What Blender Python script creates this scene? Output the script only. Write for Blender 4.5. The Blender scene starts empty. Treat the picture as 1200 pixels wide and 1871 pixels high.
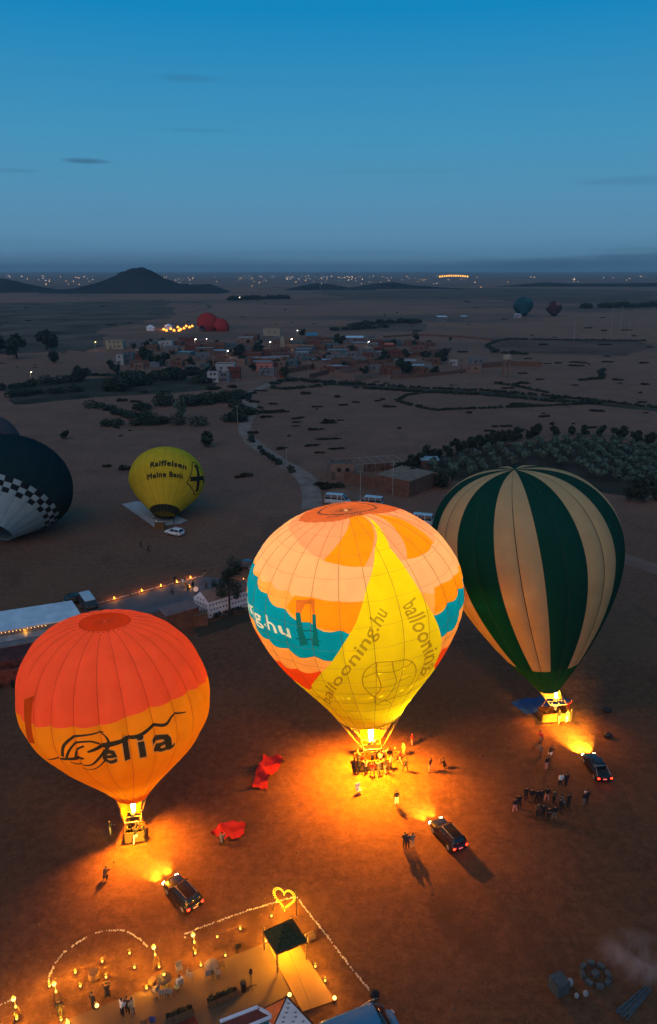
import bpy, bmesh, math, random
import numpy as np
from mathutils import Vector, Matrix
from mathutils.geometry import delaunay_2d_cdt
PI = math.pi
rnd = random.Random(7)
SC = bpy.context.scene
COL = SC.collection

# ------------------------------------------------------------------ camera, sky, light, exposure
F_PX, CAM_Z, HORIZON = 1336.0, 52.0, 492.0
PITCH = math.atan((935.5 - HORIZON) / F_PX)
cam_d = bpy.data.cameras.new('camera')
cam = bpy.data.objects.new('camera', cam_d); COL.objects.link(cam)
cam.location = (0, 0, CAM_Z); cam.rotation_euler = (PI / 2 - PITCH, 0, 0)
cam_d.sensor_fit = 'VERTICAL'; cam_d.sensor_height = 36; cam_d.lens = F_PX / 1871 * 36
cam_d.clip_end = 80000; cam_d.clip_start = 0.5
SC.camera = cam
SC.view_settings.view_transform = 'Standard'; SC.view_settings.look = 'None'
SC.view_settings.exposure = 0; SC.view_settings.gamma = 1; SC.view_settings.use_curve_mapping = False
SC.render.engine = 'CYCLES'
SC.cycles.use_denoising = True
SC.cycles.max_bounces = 6; SC.cycles.diffuse_bounces = 4; SC.cycles.glossy_bounces = 2
SC.cycles.transmission_bounces = 4; SC.cycles.volume_bounces = 0; SC.cycles.transparent_max_bounces = 6
SC.cycles.caustics_reflective = False; SC.cycles.caustics_refractive = False
SC.cycles.sample_clamp_indirect = 4.0

world = bpy.data.worlds.new('World'); SC.world = world; world.use_nodes = True
wt = world.node_tree; WN = wt.nodes; WL = wt.links
bg = WN['Background']
nish = WN.new('ShaderNodeTexSky'); nish.sky_type = 'NISHITA'; nish.sun_disc = False
SUN_EL, SUN_ROT = math.radians(-3), math.radians(205)       # the sun is still below the horizon, behind the camera
nish.sun_elevation = SUN_EL; nish.sun_rotation = SUN_ROT
nish.air_density = 1.0; nish.dust_density = 1.0; nish.ozone_density = 2.0
tcw = WN.new('ShaderNodeTexCoord'); sepw = WN.new('ShaderNodeSeparateXYZ')
WL.new(tcw.outputs['Generated'], sepw.inputs[0])
def wmath(op, a, b=None, c=None):
    n = WN.new('ShaderNodeMath'); n.operation = op
    for i, v in enumerate((a, b, c)):
        if v is None: continue
        if isinstance(v, (int, float)): n.inputs[i].default_value = v
        else: WL.new(v, n.inputs[i])
    return n.outputs[0]
def ramp_into(nodes, stops, interp='EASE'):
    r = nodes.new('ShaderNodeValToRGB'); r.color_ramp.interpolation = interp
    e = r.color_ramp.elements
    while len(e) < len(stops): e.new(0.5)
    for k, (p, c) in enumerate(stops): e[k].position = p; e[k].color = (*c, 1)
    return r
z_el = wmath('MULTIPLY', sepw.outputs['Z'], 1.0)
dusk = ramp_into(WN, [(0.0, (.085, .185, .295)), (.012, (.100, .225, .36)), (.041, (.108, .268, .425)), (.09, (.088, .285, .47)), (.153, (.055, .290, .50)),
                      (.277, (.003, .235, .51)), (.6, (.03, .22, .44)), (1.0, (.08, .22, .40))], 'LINEAR')
WL.new(z_el, dusk.inputs[0])
# a little of the real twilight sky on top of the dusk gradient
scl = WN.new('ShaderNodeVectorMath'); scl.operation = 'SCALE'; scl.inputs[3].default_value = 0.10
WL.new(nish.outputs[0], scl.inputs[0])
skyadd = WN.new('ShaderNodeVectorMath'); skyadd.operation = 'ADD'
WL.new(dusk.outputs[0], skyadd.inputs[0]); WL.new(scl.outputs[0], skyadd.inputs[1])
# thin stratus: long flat streaks, denser towards the horizon
azim = wmath('ARCTAN2', sepw.outputs['X'], sepw.outputs['Y'])
comb = WN.new('ShaderNodeCombineXYZ'); WL.new(wmath('MULTIPLY', azim, 6.0), comb.inputs[0]); WL.new(wmath('MULTIPLY', sepw.outputs['Z'], 55.0), comb.inputs[1])
nz = WN.new('ShaderNodeTexNoise'); nz.inputs['Scale'].default_value = 1.0; nz.inputs['Detail'].default_value = 5; nz.inputs['Roughness'].default_value = .55
WL.new(comb.outputs[0], nz.inputs['Vector'])
cl = ramp_into(WN, [(.56, (0, 0, 0)), (.74, (1, 1, 1))])
WL.new(nz.outputs['Fac'], cl.inputs[0])
def streak(az, el, wa, we, amp, tilt=0.0):
    """one cloud streak: a soft ellipse in azimuth and elevation, broken up by the noise"""
    da = wmath('SUBTRACT', azim, az)
    de = wmath('SUBTRACT', wmath('SUBTRACT', sepw.outputs['Z'], el), wmath('MULTIPLY', da, tilt))
    q = wmath('ADD', wmath('POWER', wmath('ABSOLUTE', wmath('DIVIDE', da, wa)), 2.0), wmath('POWER', wmath('ABSOLUTE', wmath('DIVIDE', de, we)), 2.0))
    g = wmath('SUBTRACT', wmath('ADD', 1.0, wmath('MULTIPLY', wmath('SUBTRACT', nz.outputs['Fac'], .5), 2.4)), q)
    return wmath('MULTIPLY', wmath('MINIMUM', wmath('MAXIMUM', g, 0.0), 1.0), amp)
dark_cl = None
def wadd(a, b): return b if a is None else wmath('ADD', a, b)
for s in ((-.160, .2105, .050, .0055, .30), (-.290, .1215, .030, .0035, .55), (-.420, .083, .028, .0030, .5), (-.16, .158, .07, .003, .14),
          (-.375, .108, .035, .0025, .2), (.36, .098, .07, .006, .16), (.10, .115, .12, .004, .08),
          (.42, .0115, .36, .0095, .85, .030), (-.36, .010, .34, .014, .18), (.40, .022, .10, .003, .2), (-.05, .020, .25, .004, .12)):
    dark_cl = wadd(dark_cl, streak(*s))
dark_cl = wadd(dark_cl, wmath('MULTIPLY', cl.outputs[0], wmath('MULTIPLY', wmath('SUBTRACT', .25, wmath('MINIMUM', sepw.outputs['Z'], .25)), .35)))
mixc = WN.new('ShaderNodeMix'); mixc.data_type = 'RGBA'; mixc.clamp_factor = True
WL.new(wmath('MINIMUM', dark_cl, .8), mixc.inputs['Factor']); WL.new(skyadd.outputs[0], mixc.inputs[6]); mixc.inputs[7].default_value = (.034, .095, .175, 1)
mixb = WN.new('ShaderNodeMix'); mixb.data_type = 'RGBA'
WL.new(streak(.335, .302, .035, .010, .16), mixb.inputs['Factor']); WL.new(mixc.outputs[2], mixb.inputs[6]); mixb.inputs[7].default_value = (.20, .36, .52, 1)
WL.new(mixb.outputs[2], bg.inputs[0]); bg.inputs[1].default_value = 1.0

sun_d = bpy.data.lights.new('dawn_glow', 'SUN'); sun = bpy.data.objects.new('dawn_glow', sun_d); COL.objects.link(sun)
sun_d.energy = 0.95; sun_d.angle = math.radians(80); sun_d.color = (1.0, .66, .50)
sun.rotation_euler = (math.radians(62), 0, math.radians(-25))   # broad glow low in the sky behind the camera

# ------------------------------------------------------------------ helpers
FWD = Vector((0, math.cos(PITCH), -math.sin(PITCH))); UPV = Vector((0, math.sin(PITCH), math.cos(PITCH)))
def at(x, y, z=0.0):
    """the place on the ground (or at height z) of a point measured on the photograph"""
    d = Vector((1, 0, 0)) * ((x - 600) / F_PX) - UPV * ((y - 935.5) / F_PX) + FWD
    return Vector((0, 0, CAM_Z)) + d * ((z - CAM_Z) / d.z)
def ppm(p):
    return F_PX / max(1, (Vector(p) - Vector((0, 0, CAM_Z))).dot(FWD))

def tag(o, label=None, cat=None, group=None, kind=None):
    if label: o['label'] = label
    if cat: o['category'] = cat
    if group: o['group'] = group
    if kind: o['kind'] = kind
    return o
def thing(name, label, cat, loc=(0, 0, 0), rz=0.0, group=None):
    o = bpy.data.objects.new(name, None); COL.objects.link(o); o.empty_display_size = .2
    o.location = loc; o.rotation_euler = (0, 0, rz)
    return tag(o, label, cat, group)
def link(name, me, parent=None, loc=None):
    o = bpy.data.objects.new(name, me); COL.objects.link(o)
    if parent: o.parent = parent
    if loc: o.location = loc
    return o
def copy_tree(o, parent=None):
    c = o.copy(); COL.objects.link(c)
    if parent: c.parent = parent
    for ch in list(o.children): copy_tree(ch, c)
    return c
def dup(src, loc, rz=0.0, label=None, scale=None, group=None):
    c = copy_tree(src); c.location = loc; c.rotation_euler = (0, 0, rz)
    if scale: c.scale = scale if not isinstance(scale, (int, float)) else (scale,) * 3
    if label: c['label'] = label
    if group: c['group'] = group
    return c

class MB:
    """collects boxes, tubes, lofts ... and links them as one mesh object"""
    def __init__(s): s.v = []; s.f = []; s.m = []
    def add(s, vs, fs, mi=0):
        b = len(s.v); s.v += [tuple(v) for v in vs]; s.f += [tuple(i + b for i in f) for f in fs]; s.m += [mi] * len(fs); return s
    def box(s, c, d, rz=0.0, mi=0, rot=None):
        R = rot if rot is not None else Matrix.Rotation(rz, 3, 'Z'); c = Vector(c)
        vs = [c + R @ Vector((x * d[0] / 2, y * d[1] / 2, z * d[2] / 2)) for z in (-1, 1) for y in (-1, 1) for x in (-1, 1)]
        return s.add(vs, [(0, 2, 3, 1), (4, 5, 7, 6), (0, 1, 5, 4), (2, 6, 7, 3), (0, 4, 6, 2), (1, 3, 7, 5)], mi)
    def bar(s, a, b, w, h=None, mi=0):
        a, b = Vector(a), Vector(b); d = b - a; L = d.length
        if L < 1e-6: return s
        q = d.to_track_quat('X', 'Z').to_matrix()
        return s.box((a + b) / 2, (L, w, h or w), mi=mi, rot=q)
    def tube(s, pts, r, n=6, mi=0, closed=False, caps=True):
        pts = [Vector(p) for p in pts]; K = len(pts); rr = r if isinstance(r, (list, tuple)) else [r] * K
        vs = []
        for i, p in enumerate(pts):
            t = (pts[(i + 1) % K] - pts[i - 1]) if closed else (pts[min(i + 1, K - 1)] - pts[max(i - 1, 0)])
            t = t.normalized() if t.length > 1e-9 else Vector((0, 0, 1))
            u = t.cross(Vector((0, 0, 1)) if abs(t.z) < .95 else Vector((1, 0, 0))).normalized(); w = t.cross(u)
            vs += [p + (u * math.cos(2 * PI * k / n) + w * math.sin(2 * PI * k / n)) * rr[i] for k in range(n)]
        fs = []
        for i in range(K if closed else K - 1):
            a, b = i * n, ((i + 1) % K) * n
            fs += [(a + k, a + (k + 1) % n, b + (k + 1) % n, b + k) for k in range(n)]
        if caps and not closed: fs += [tuple(range(n - 1, -1, -1)), tuple(range((K - 1) * n, K * n))]
        return s.add(vs, fs, mi)
    def lathe(s, prof, c=(0, 0, 0), n=12, mi=0):
        c = Vector(c); vs = []; fs = []
        for r, z in prof: vs += [c + Vector((r * math.cos(2 * PI * k / n), r * math.sin(2 * PI * k / n), z)) for k in range(n)]
        for i in range(len(prof) - 1): fs += [(i * n + k, i * n + (k + 1) % n, (i + 1) * n + (k + 1) % n, (i + 1) * n + k) for k in range(n)]
        fs += [tuple(range(n - 1, -1, -1)), tuple(range((len(prof) - 1) * n, len(prof) * n))]
        return s.add(vs, fs, mi)
    def loft(s, rings, mi=0, caps=True):
        n = len(rings[0]); vs = [v for r in rings for v in r]; fs = []
        for i in range(len(rings) - 1): fs += [(i * n + k, i * n + (k + 1) % n, (i + 1) * n + (k + 1) % n, (i + 1) * n + k) for k in range(n)]
        if caps: fs += [tuple(range(n - 1, -1, -1)), tuple(range((len(rings) - 1) * n, len(rings) * n))]
        return s.add(vs, fs, mi)
    def prism(s, poly, z0, z1, mi=0):
        n = len(poly); area = sum(poly[i][0] * poly[(i + 1) % n][1] - poly[(i + 1) % n][0] * poly[i][1] for i in range(n))
        if area < 0: poly = list(reversed(poly))
        vs = [(x, y, z0) for x, y in poly] + [(x, y, z1) for x, y in poly]
        return s.add(vs, [tuple(range(n - 1, -1, -1)), tuple(range(n, 2 * n))] + [(k, (k + 1) % n, n + (k + 1) % n, n + k) for k in range(n)], mi)
    def ball(s, c, r, sub=1, mi=0, sc=(1, 1, 1)):
        bm = bmesh.new(); bmesh.ops.create_icosphere(bm, subdivisions=sub, radius=r)
        vs = [Vector(c) + Vector((v.co.x * sc[0], v.co.y * sc[1], v.co.z * sc[2])) for v in bm.verts]; bm.verts.index_update()
        fs = [tuple(v.index for v in f.verts) for f in bm.faces]; bm.free()
        return s.add(vs, fs, mi)
    def mesh(s, name, mats, smooth=False):
        me = bpy.data.meshes.new(name); me.from_pydata(s.v, [], s.f)
        for m in (mats if isinstance(mats, (list, tuple)) else [mats]): me.materials.append(m)
        if len(me.materials) > 1: me.polygons.foreach_set('material_index', s.m)
        if smooth: me.polygons.foreach_set('use_smooth', [True] * len(me.polygons))
        me.update(); return me
    def build(s, name, mats, parent=None, smooth=False, loc=None):
        return link(name, s.mesh(name, mats, smooth), parent, loc)

# ------------------------------------------------------------------ materials
MATS = {}
def mat(name, col, rough=.8, var=.18, scale=3.0, metal=0.0, bump=0.0, spec=.3, col2=None, detail=4):
    if name in MATS: return MATS[name]
    m = bpy.data.materials.new(name); m.use_nodes = True; nt = m.node_tree; N = nt.nodes; L = nt.links
    b = N['Principled BSDF']; b.inputs['Roughness'].default_value = rough; b.inputs['Metallic'].default_value = metal
    b.inputs['Specular IOR Level'].default_value = spec if rough < .9 else .03
    tc = N.new('ShaderNodeTexCoord'); n = N.new('ShaderNodeTexNoise'); n.inputs['Scale'].default_value = scale; n.inputs['Detail'].default_value = detail
    L.new(tc.outputs['Object'], n.inputs['Vector'])
    c2 = col2 or tuple(c * (1 - 1.6 * var) for c in col); c1 = tuple(min(1, c * (1 + var)) for c in col)
    r = ramp_into(N, [(.3, c2), (.7, c1)], 'LINEAR'); L.new(n.outputs['Fac'], r.inputs[0]); L.new(r.outputs[0], b.inputs['Base Color'])
    if bump:
        bp = N.new('ShaderNodeBump'); bp.inputs['Strength'].default_value = bump; L.new(n.outputs['Fac'], bp.inputs['Height']); L.new(bp.outputs[0], b.inputs['Normal'])
    MATS[name] = m; return m
def glow(name, col, strength):
    if name in MATS: return MATS[name]
    m = bpy.data.materials.new(name); m.use_nodes = True; N = m.node_tree.nodes; N.clear()
    e = N.new('ShaderNodeEmission'); e.inputs[0].default_value = (*col, 1); e.inputs[1].default_value = strength
    o = N.new('ShaderNodeOutputMaterial'); m.node_tree.links.new(e.outputs[0], o.inputs[0]); MATS[name] = m; return m
def fabric(name, col, trans=.5, tcol=None, wrinkle=.25):
    """thin balloon cloth: reflects on the lit side and lets light through to the other"""
    if name in MATS: return MATS[name]
    m = bpy.data.materials.new(name); m.use_nodes = True; nt = m.node_tree; N = nt.nodes; L = nt.links; N.clear()
    tc = N.new('ShaderNodeTexCoord'); n = N.new('ShaderNodeTexNoise'); n.inputs['Scale'].default_value = .55; n.inputs['Detail'].default_value = 6
    L.new(tc.outputs['Object'], n.inputs['Vector'])
    def tint(c):
        r = ramp_into(N, [(.3, tuple(x * .88 for x in c)), (.7, c)], 'LINEAR'); L.new(n.outputs['Fac'], r.inputs[0]); return r.outputs[0]
    bp = N.new('ShaderNodeBump'); bp.inputs['Strength'].default_value = wrinkle; bp.inputs['Distance'].default_value = .25; L.new(n.outputs['Fac'], bp.inputs['Height'])
    d = N.new('ShaderNodeBsdfDiffuse'); t = N.new('ShaderNodeBsdfTranslucent')
    L.new(tint(col), d.inputs[0]); L.new(tint(tcol or col), t.inputs[0]); L.new(bp.outputs[0], d.inputs['Normal'])
    mx = N.new('ShaderNodeMixShader'); mx.inputs[0].default_value = trans; L.new(d.outputs[0], mx.inputs[1]); L.new(t.outputs[0], mx.inputs[2])
    o = N.new('ShaderNodeOutputMaterial'); L.new(mx.outputs[0], o.inputs[0]); MATS[name] = m; return m
def lamp(name, parent, loc, energy, col, radius=.1, typ='POINT', angle=None, blend=.5, rot=None):
    l = bpy.data.lights.new(name, typ); l.energy = energy; l.color = col; l.shadow_soft_size = radius
    if typ == 'SPOT': l.spot_size = angle; l.spot_blend = blend
    o = bpy.data.objects.new(name, l); COL.objects.link(o); o.location = loc
    if parent: o.parent = parent
    if rot: o.rotation_euler = rot
    return o

M_BLACK = mat('black_metal', (.015, .015, .016), .5)
M_STEEL = mat('steel', (.35, .35, .36), .4, metal=.7)
M_WICKER = mat('wicker', (.13, .065, .018), .8, .35, 14, bump=.6)
M_SUEDE = mat('suede_trim', (.10, .05, .025), .9)
M_WOOD = mat('old_wood', (.13, .075, .04), .8, .3, 6)
M_POLE = mat('grey_pole', (.26, .24, .21), .8)
M_WHITE = mat('white_paint', (.70, .70, .68), .6, .08, 2)
M_STONE = mat('whitewashed_stone', (.42, .38, .34), .8, .2, 4)
M_TYRE = mat('tyre_rubber', (.02, .02, .02), .85)
M_GLASS = mat('dark_glass', (.012, .014, .018), .08, .05, spec=.6)
M_RIM = mat('wheel_rim', (.42, .42, .43), .35, metal=.6)
M_CABLE = mat('cable', (.10, .085, .06), .7)

# ------------------------------------------------------------------ ground
def ground_material():
    m = bpy.data.materials.new('red_earth'); m.use_nodes = True; nt = m.node_tree; N = nt.nodes; L = nt.links
    b = N['Principled BSDF']; b.inputs['Roughness'].default_value = .95; b.inputs['Specular IOR Level'].default_value = .1
    tc = N.new('ShaderNodeTexCoord')
    def noise(scale, detail=5, rough=.55, sx=1, sy=1, dist=0.0):
        mp = N.new('ShaderNodeMapping'); mp.inputs['Scale'].default_value = (sx, sy, 1); L.new(tc.outputs['Object'], mp.inputs[0])
        n = N.new('ShaderNodeTexNoise'); n.inputs['Scale'].default_value = scale; n.inputs['Detail'].default_value = detail
        n.inputs['Roughness'].default_value = rough; n.inputs['Distortion'].default_value = dist; L.new(mp.outputs[0], n.inputs['Vector']); return n.outputs['Fac']
    def mix(f, a, c, mode='MIX'):
        x = N.new('ShaderNodeMix'); x.data_type = 'RGBA'; x.blend_type = mode
        for v, k in ((f, 'Factor'), (a, 6), (c, 7)):
            if isinstance(v, (int, float)): x.inputs[k].default_value = v
            elif isinstance(v, tuple): x.inputs[k].default_value = (*v, 1)
            else: L.new(v, x.inputs[k])
        return x.outputs[2]
    def band(f, lo, hi):
        r = ramp_into(N, [(lo, (0, 0, 0)), (hi, (1, 1, 1))], 'LINEAR'); L.new(f, r.inputs[0]); return r.outputs[0]
    base = mix(band(noise(.012, 6), .35, .65), (.142, .066, .042), (.195, .092, .058))
    base = mix(band(noise(.09, 6, .65), .4, .75), base, (.098, .047, .034))
    base = mix(band(noise(1.1, 7, .7), .42, .72), base, (.225, .110, .070))
    base = mix(band(noise(7.0, 3, .8), .50, .72), base, mix(1.0, base, (1.45, 1.42, 1.4), 'MULTIPLY')); base = mix(band(noise(3.1, 4, .8), .52, .70), base, mix(1.0, base, (.62, .60, .58), 'MULTIPLY'))
    base = mix(band(noise(.22, 4, .6, .5, .3, .9), .58, .72), base, (.125, .060, .041))            # scuffed tracks
    # far off the plain is broken into darker scrubby fields, long across the view
    far = N.new('ShaderNodeSeparateXYZ'); L.new(tc.outputs['Object'], far.inputs[0])
    fr = N.new('ShaderNodeMapRange'); fr.inputs[1].default_value = 260; fr.inputs[2].default_value = 700; L.new(far.outputs['Y'], fr.inputs[0])
    fld = band(noise(.0030, 8, .66, .6, 1.8, .6), .49, .60)
    ml = N.new('ShaderNodeMath'); ml.operation = 'MULTIPLY'; L.new(fr.outputs[0], ml.inputs[0]); L.new(fld, ml.inputs[1])
    base = mix(fr.outputs[0], base, mix(1.0, base, (1.22, 1.16, 1.06), 'MULTIPLY')); base = mix(ml.outputs[0], base, (.085, .052, .038))
    sp = band(noise(.05, 8, .8, .6, 1.2), .60, .66)
    ml2 = N.new('ShaderNodeMath'); ml2.operation = 'MULTIPLY'; L.new(fr.outputs[0], ml2.inputs[0]); L.new(sp, ml2.inputs[1])
    base = mix(ml2.outputs[0], base, (.062, .042, .028))
    # near ground darkened and reddened in colour to hold back the balloons' spilled light
    nr = N.new('ShaderNodeMapRange'); nr.inputs[1].default_value = 170; nr.inputs[2].default_value = 70; L.new(far.outputs['Y'], nr.inputs[0])
    base = mix(nr.outputs[0], base, mix(1.0, base, (.58, .57, .44), 'MULTIPLY'))
    L.new(base, b.inputs['Base Color'])
    bp = N.new('ShaderNodeBump'); bp.inputs['Strength'].default_value = .7; bp.inputs['Distance'].default_value = .12
    L.new(noise(1.6, 8, .72), bp.inputs['Height'])
    bp2 = N.new('ShaderNodeBump'); bp2.inputs['Strength'].default_value = .5; bp2.inputs['Distance'].default_value = .6
    L.new(noise(.16, 5, .6), bp2.inputs['Height']); L.new(bp.outputs[0], bp2.inputs['Normal']); L.new(bp2.outputs[0], b.inputs['Normal'])
    return m
M_EARTH = ground_material()
FAR = 17000
g = MB()
xs = [-12000, -4000, -1500, -600, -250, -100, 0, 100, 250, 600, 1500, 4000, 12000]; ys = [-400, -100, 0, 40, 80, 150, 300, 600, 1200, 2500, 5000, 10000, FAR]
g.add([(x, y, 0) for y in ys for x in xs], [(j * 13 + i, j * 13 + i + 1, (j + 1) * 13 + i + 1, (j + 1) * 13 + i) for j in range(12) for i in range(12)])
tag(g.build('ground', M_EARTH), kind='structure')

def rough_poly(pts, jag, n=5, seed=0):
    """outline with uneven edges"""
    r = random.Random(seed); out = []
    for i in range(len(pts)):
        a, b = Vector(pts[i]), Vector(pts[(i + 1) % len(pts)])
        for k in range(n):
            p = a.lerp(b, k / n); out.append((p.x + r.uniform(-jag, jag), p.y + r.uniform(-jag, jag)))
    return out
def patch(name, px, z, m, jag=.3, seed=1, n=6):
    poly = rough_poly([at(*p).to_2d() for p in px], jag, n, seed)
    me = bpy.data.meshes.new(name); vs, _, fs, *_ = delaunay_2d_cdt([Vector(p) for p in poly], [], [list(range(len(poly)))], 1, 1e-5)
    me.from_pydata([(v.x, v.y, z) for v in vs], [], [list(f) for f in fs]); me.materials.append(m); me.update()
    if len(me.polygons) and me.polygons[0].normal.z < 0: me.flip_normals()
    return tag(link(name, me), kind='structure')
def strip(name, px, w, z, m, jag=.12, seed=1, world=False):
    P = [Vector(p).to_2d() if world else at(*p).to_2d() for p in px]; r = random.Random(seed); Q = []
    for a, b in zip(P[:-1], P[1:]):
        k = max(1, int((b - a).length / 6))
        Q += [a.lerp(b, i / k) for i in range(k)]
    Q.append(P[-1])
    for _ in range(2): Q = [Q[0]] + [(Q[i - 1] + 2 * Q[i] + Q[i + 1]) / 4 for i in range(1, len(Q) - 1)] + [Q[-1]]
    vs = []
    for i, p in enumerate(Q):
        t = (Q[min(i + 1, len(Q) - 1)] - Q[max(i - 1, 0)]).normalized(); nrm = Vector((-t.y, t.x)); ww = w[0] + (w[1] - w[0]) * i / (len(Q) - 1) if isinstance(w, tuple) else w
        vs += [(*(p + nrm * (ww / 2 + r.uniform(-jag, jag) * ww)), z), (*(p - nrm * (ww / 2 + r.uniform(-jag, jag) * ww)), z)]
    mb = MB(); mb.add(vs, [(2 * i + 1, 2 * i + 3, 2 * i + 2, 2 * i) for i in range(len(Q) - 1)])
    return tag(mb.build(name, m), kind='structure')

M_TRACK = mat('pale_dust_track', (.225, .155, .125), .95, .2, .3)
M_DUST = mat('worn_dust', (.185, .105, .078), .95, .2, .2)
M_FIELD = mat('dark_scrub_field', (.115, .068, .048), .95, .35, .012, detail=9)
M_FIELD2 = mat('ploughed_field', (.120, .064, .044), .95, .3, .02, detail=9)
M_GREENF = mat('irrigated_field', (.048, .043, .029), .95, .4, .06, detail=9)
strip('dirt_road', [(519, 695), (493, 699), (473, 712), (444, 722), (455, 733), (464, 746), (458, 759), (446, 774), (444, 786), (453, 801), (471, 818), (493, 832), (517, 847), (537, 858), (557, 867), (570, 884), (574, 905), (570, 930)], (4.6, 4.6), .03, M_TRACK, .07)
strip('dirt_path', [(557, 868), (585, 882), (612, 896), (660, 912), (720, 925)], 3.2, .02, M_DUST, .1, 3)
strip('field_track', [(596, 702), (660, 706), (760, 712), (880, 717), (1000, 728), (1100, 739), (1230, 752)], (5, 7), .03, M_GREENF, .06, 4)
strip('side_track', [(1110, 1010), (1150, 1022), (1230, 1050)], 4.0, .02, M_DUST, .1, 5)
strip('village_lane', [(175, 640), (190, 652), (225, 668), (330, 690), (430, 700), (519, 695), (620, 700)], 6, .025, M_DUST, .1, 6)
strip('far_road', [(-30, 608), (120, 596), (250, 583), (345, 570), (384, 563), (380, 556), (350, 552)], 6, .05, M_FIELD, .1, 6)
patch('scrub_field', [(560, 533), (900, 527), (1230, 531), (1230, 556), (1060, 557), (900, 548), (700, 545), (600, 540)], .06, M_FIELD, 14, 2, 8)
patch('fallow_field', [(900, 618), (1160, 621), (1200, 634), (1140, 650), (960, 645), (893, 636)], .05, M_FIELD2, 2, 3)
patch('grazed_field', [(600, 598), (690, 591), (780, 592), (775, 604), (690, 606), (612, 606)], .05, M_FIELD, 2, 4)
patch('garden_plot', [(20, 700), (190, 690), (385, 690), (400, 712), (180, 726), (20, 740)], .03, M_GREENF, 1.5, 5)
patch('orchard_floor', [(735, 850), (900, 815), (1060, 800), (1230, 820), (1230, 905), (1140, 905), (960, 880), (800, 880)], .03, mat('orchard_soil', (.045, .038, .028), .95, .3, .1), .8, 6)
patch('scrub_plain', [(-40, 555), (300, 548), (330, 575), (200, 600), (180, 640), (-40, 650)], .045, mat('scrub_plain_soil', (.105, .070, .050), .95, .4, .02, detail=9), 9, 9, 8)

def hill(name, px, base_y, m, depth=1.0, seed=1):
    """a ridge: profile points of its skyline, spread into a real mound"""
    r = random.Random(seed); D = at(600, base_y).y; n = 60; K = 14; vs = []
    X = [at(p[0], base_y).x for p in px]; H = [max(0, CAM_Z - (CAM_Z) * 0 + (HORIZON - p[1]) / F_PX * D * 1.02) for p in px]
    wid = max(H) * 2.2 * depth
    for j in range(K + 1):
        v = j / K
        for i in range(n + 1):
            x = X[0] + (X[-1] - X[0]) * i / n
            h = float(np.interp(x, X, H)); s = math.sin(PI * v)
            vs.append((x + r.uniform(-1, 1) * 3, D + (v - .1) * wid * 1.6 + r.uniform(-1, 1) * 4, -0.4 + h * s ** 1.3 * (1 + (r.uniform(-.05, .05) if 0 < j < K else 0))))
    mb = MB(); mb.add(vs, [(j * (n + 1) + i, j * (n + 1) + i + 1, (j + 1) * (n + 1) + i + 1, (j + 1) * (n + 1) + i) for j in range(K) for i in range(n)])
    return tag(mb.build(name, m, smooth=True), kind='structure')
M_HILL = mat('hill_scrub', (.020, .020, .022), .95, .35, .01, detail=8)
hill('hill', [(70, 527), (120, 524), (150, 517), (185, 507), (210, 496), (232, 490), (246, 489), (262, 494), (285, 505), (310, 515), (345, 518), (372, 516), (390, 522), (408, 530)], 536, M_HILL, 1.0, 3)
hill('hill', [(-120, 520), (-60, 505), (0, 508), (20, 513), (60, 521), (100, 527), (130, 531)], 534, M_HILL, 1.0, 4)
hill('hill', [(515, 526), (545, 520), (575, 515), (600, 516), (640, 522), (690, 525)], 530, M_HILL, 1.4, 5)
hill('hill', [(640, 522), (690, 515), (722, 513), (755, 518), (800, 521), (860, 524)], 528, M_HILL, 1.6, 6)
hill('hill', [(900, 521), (960, 516), (1000, 513), (1040, 515), (1130, 515), (1230, 514)], 524, M_HILL, 1.2, 7)

# ------------------------------------------------------------------ hot air balloons
def text_polys(txt, offset=0.0, spacing=1.0, bold=None):
    """outline edges of a word in the built-in typeface, normalised: x 0..1 along the word, y 0..1 from baseline to ascender"""
    cu = bpy.data.curves.new('word', 'FONT'); cu.body = txt; cu.resolution_u = 2; cu.offset = offset; cu.space_character = spacing
    ob = bpy.data.objects.new('word', cu); COL.objects.link(ob); bpy.context.view_layer.update()
    me = bpy.data.meshes.new_from_object(ob.evaluated_get(bpy.context.evaluated_depsgraph_get()))
    co = np.array([v.co[:2] for v in me.vertices]); cnt = {}
    for p in me.polygons:
        for e in p.edge_keys: cnt[e] = cnt.get(e, 0) + 1
    E = [e for e, c in cnt.items() if c == 1]
    bpy.data.objects.remove(ob); bpy.data.curves.remove(cu); bpy.data.meshes.remove(me)
    x0, x1 = co[:, 0].min(), co[:, 0].max(); asc = .73
    return np.stack([(co[:, 0] - x0) / (x1 - x0), co[:, 1] / asc], 1), E
def warp(P, low, top):
    """carry unit-square points onto the cloth: low and top are three (angle, arc) points each along the word"""
    low, top = np.array(low), np.array(top); x = P[:, 0:1]; y = P[:, 1:2]
    q = lambda c: c[0] * (1 - x) * (1 - 2 * x) + c[1] * 4 * x * (1 - x) + c[2] * x * (2 * x - 1)
    return q(low) * (1 - y) + q(top) * y
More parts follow.
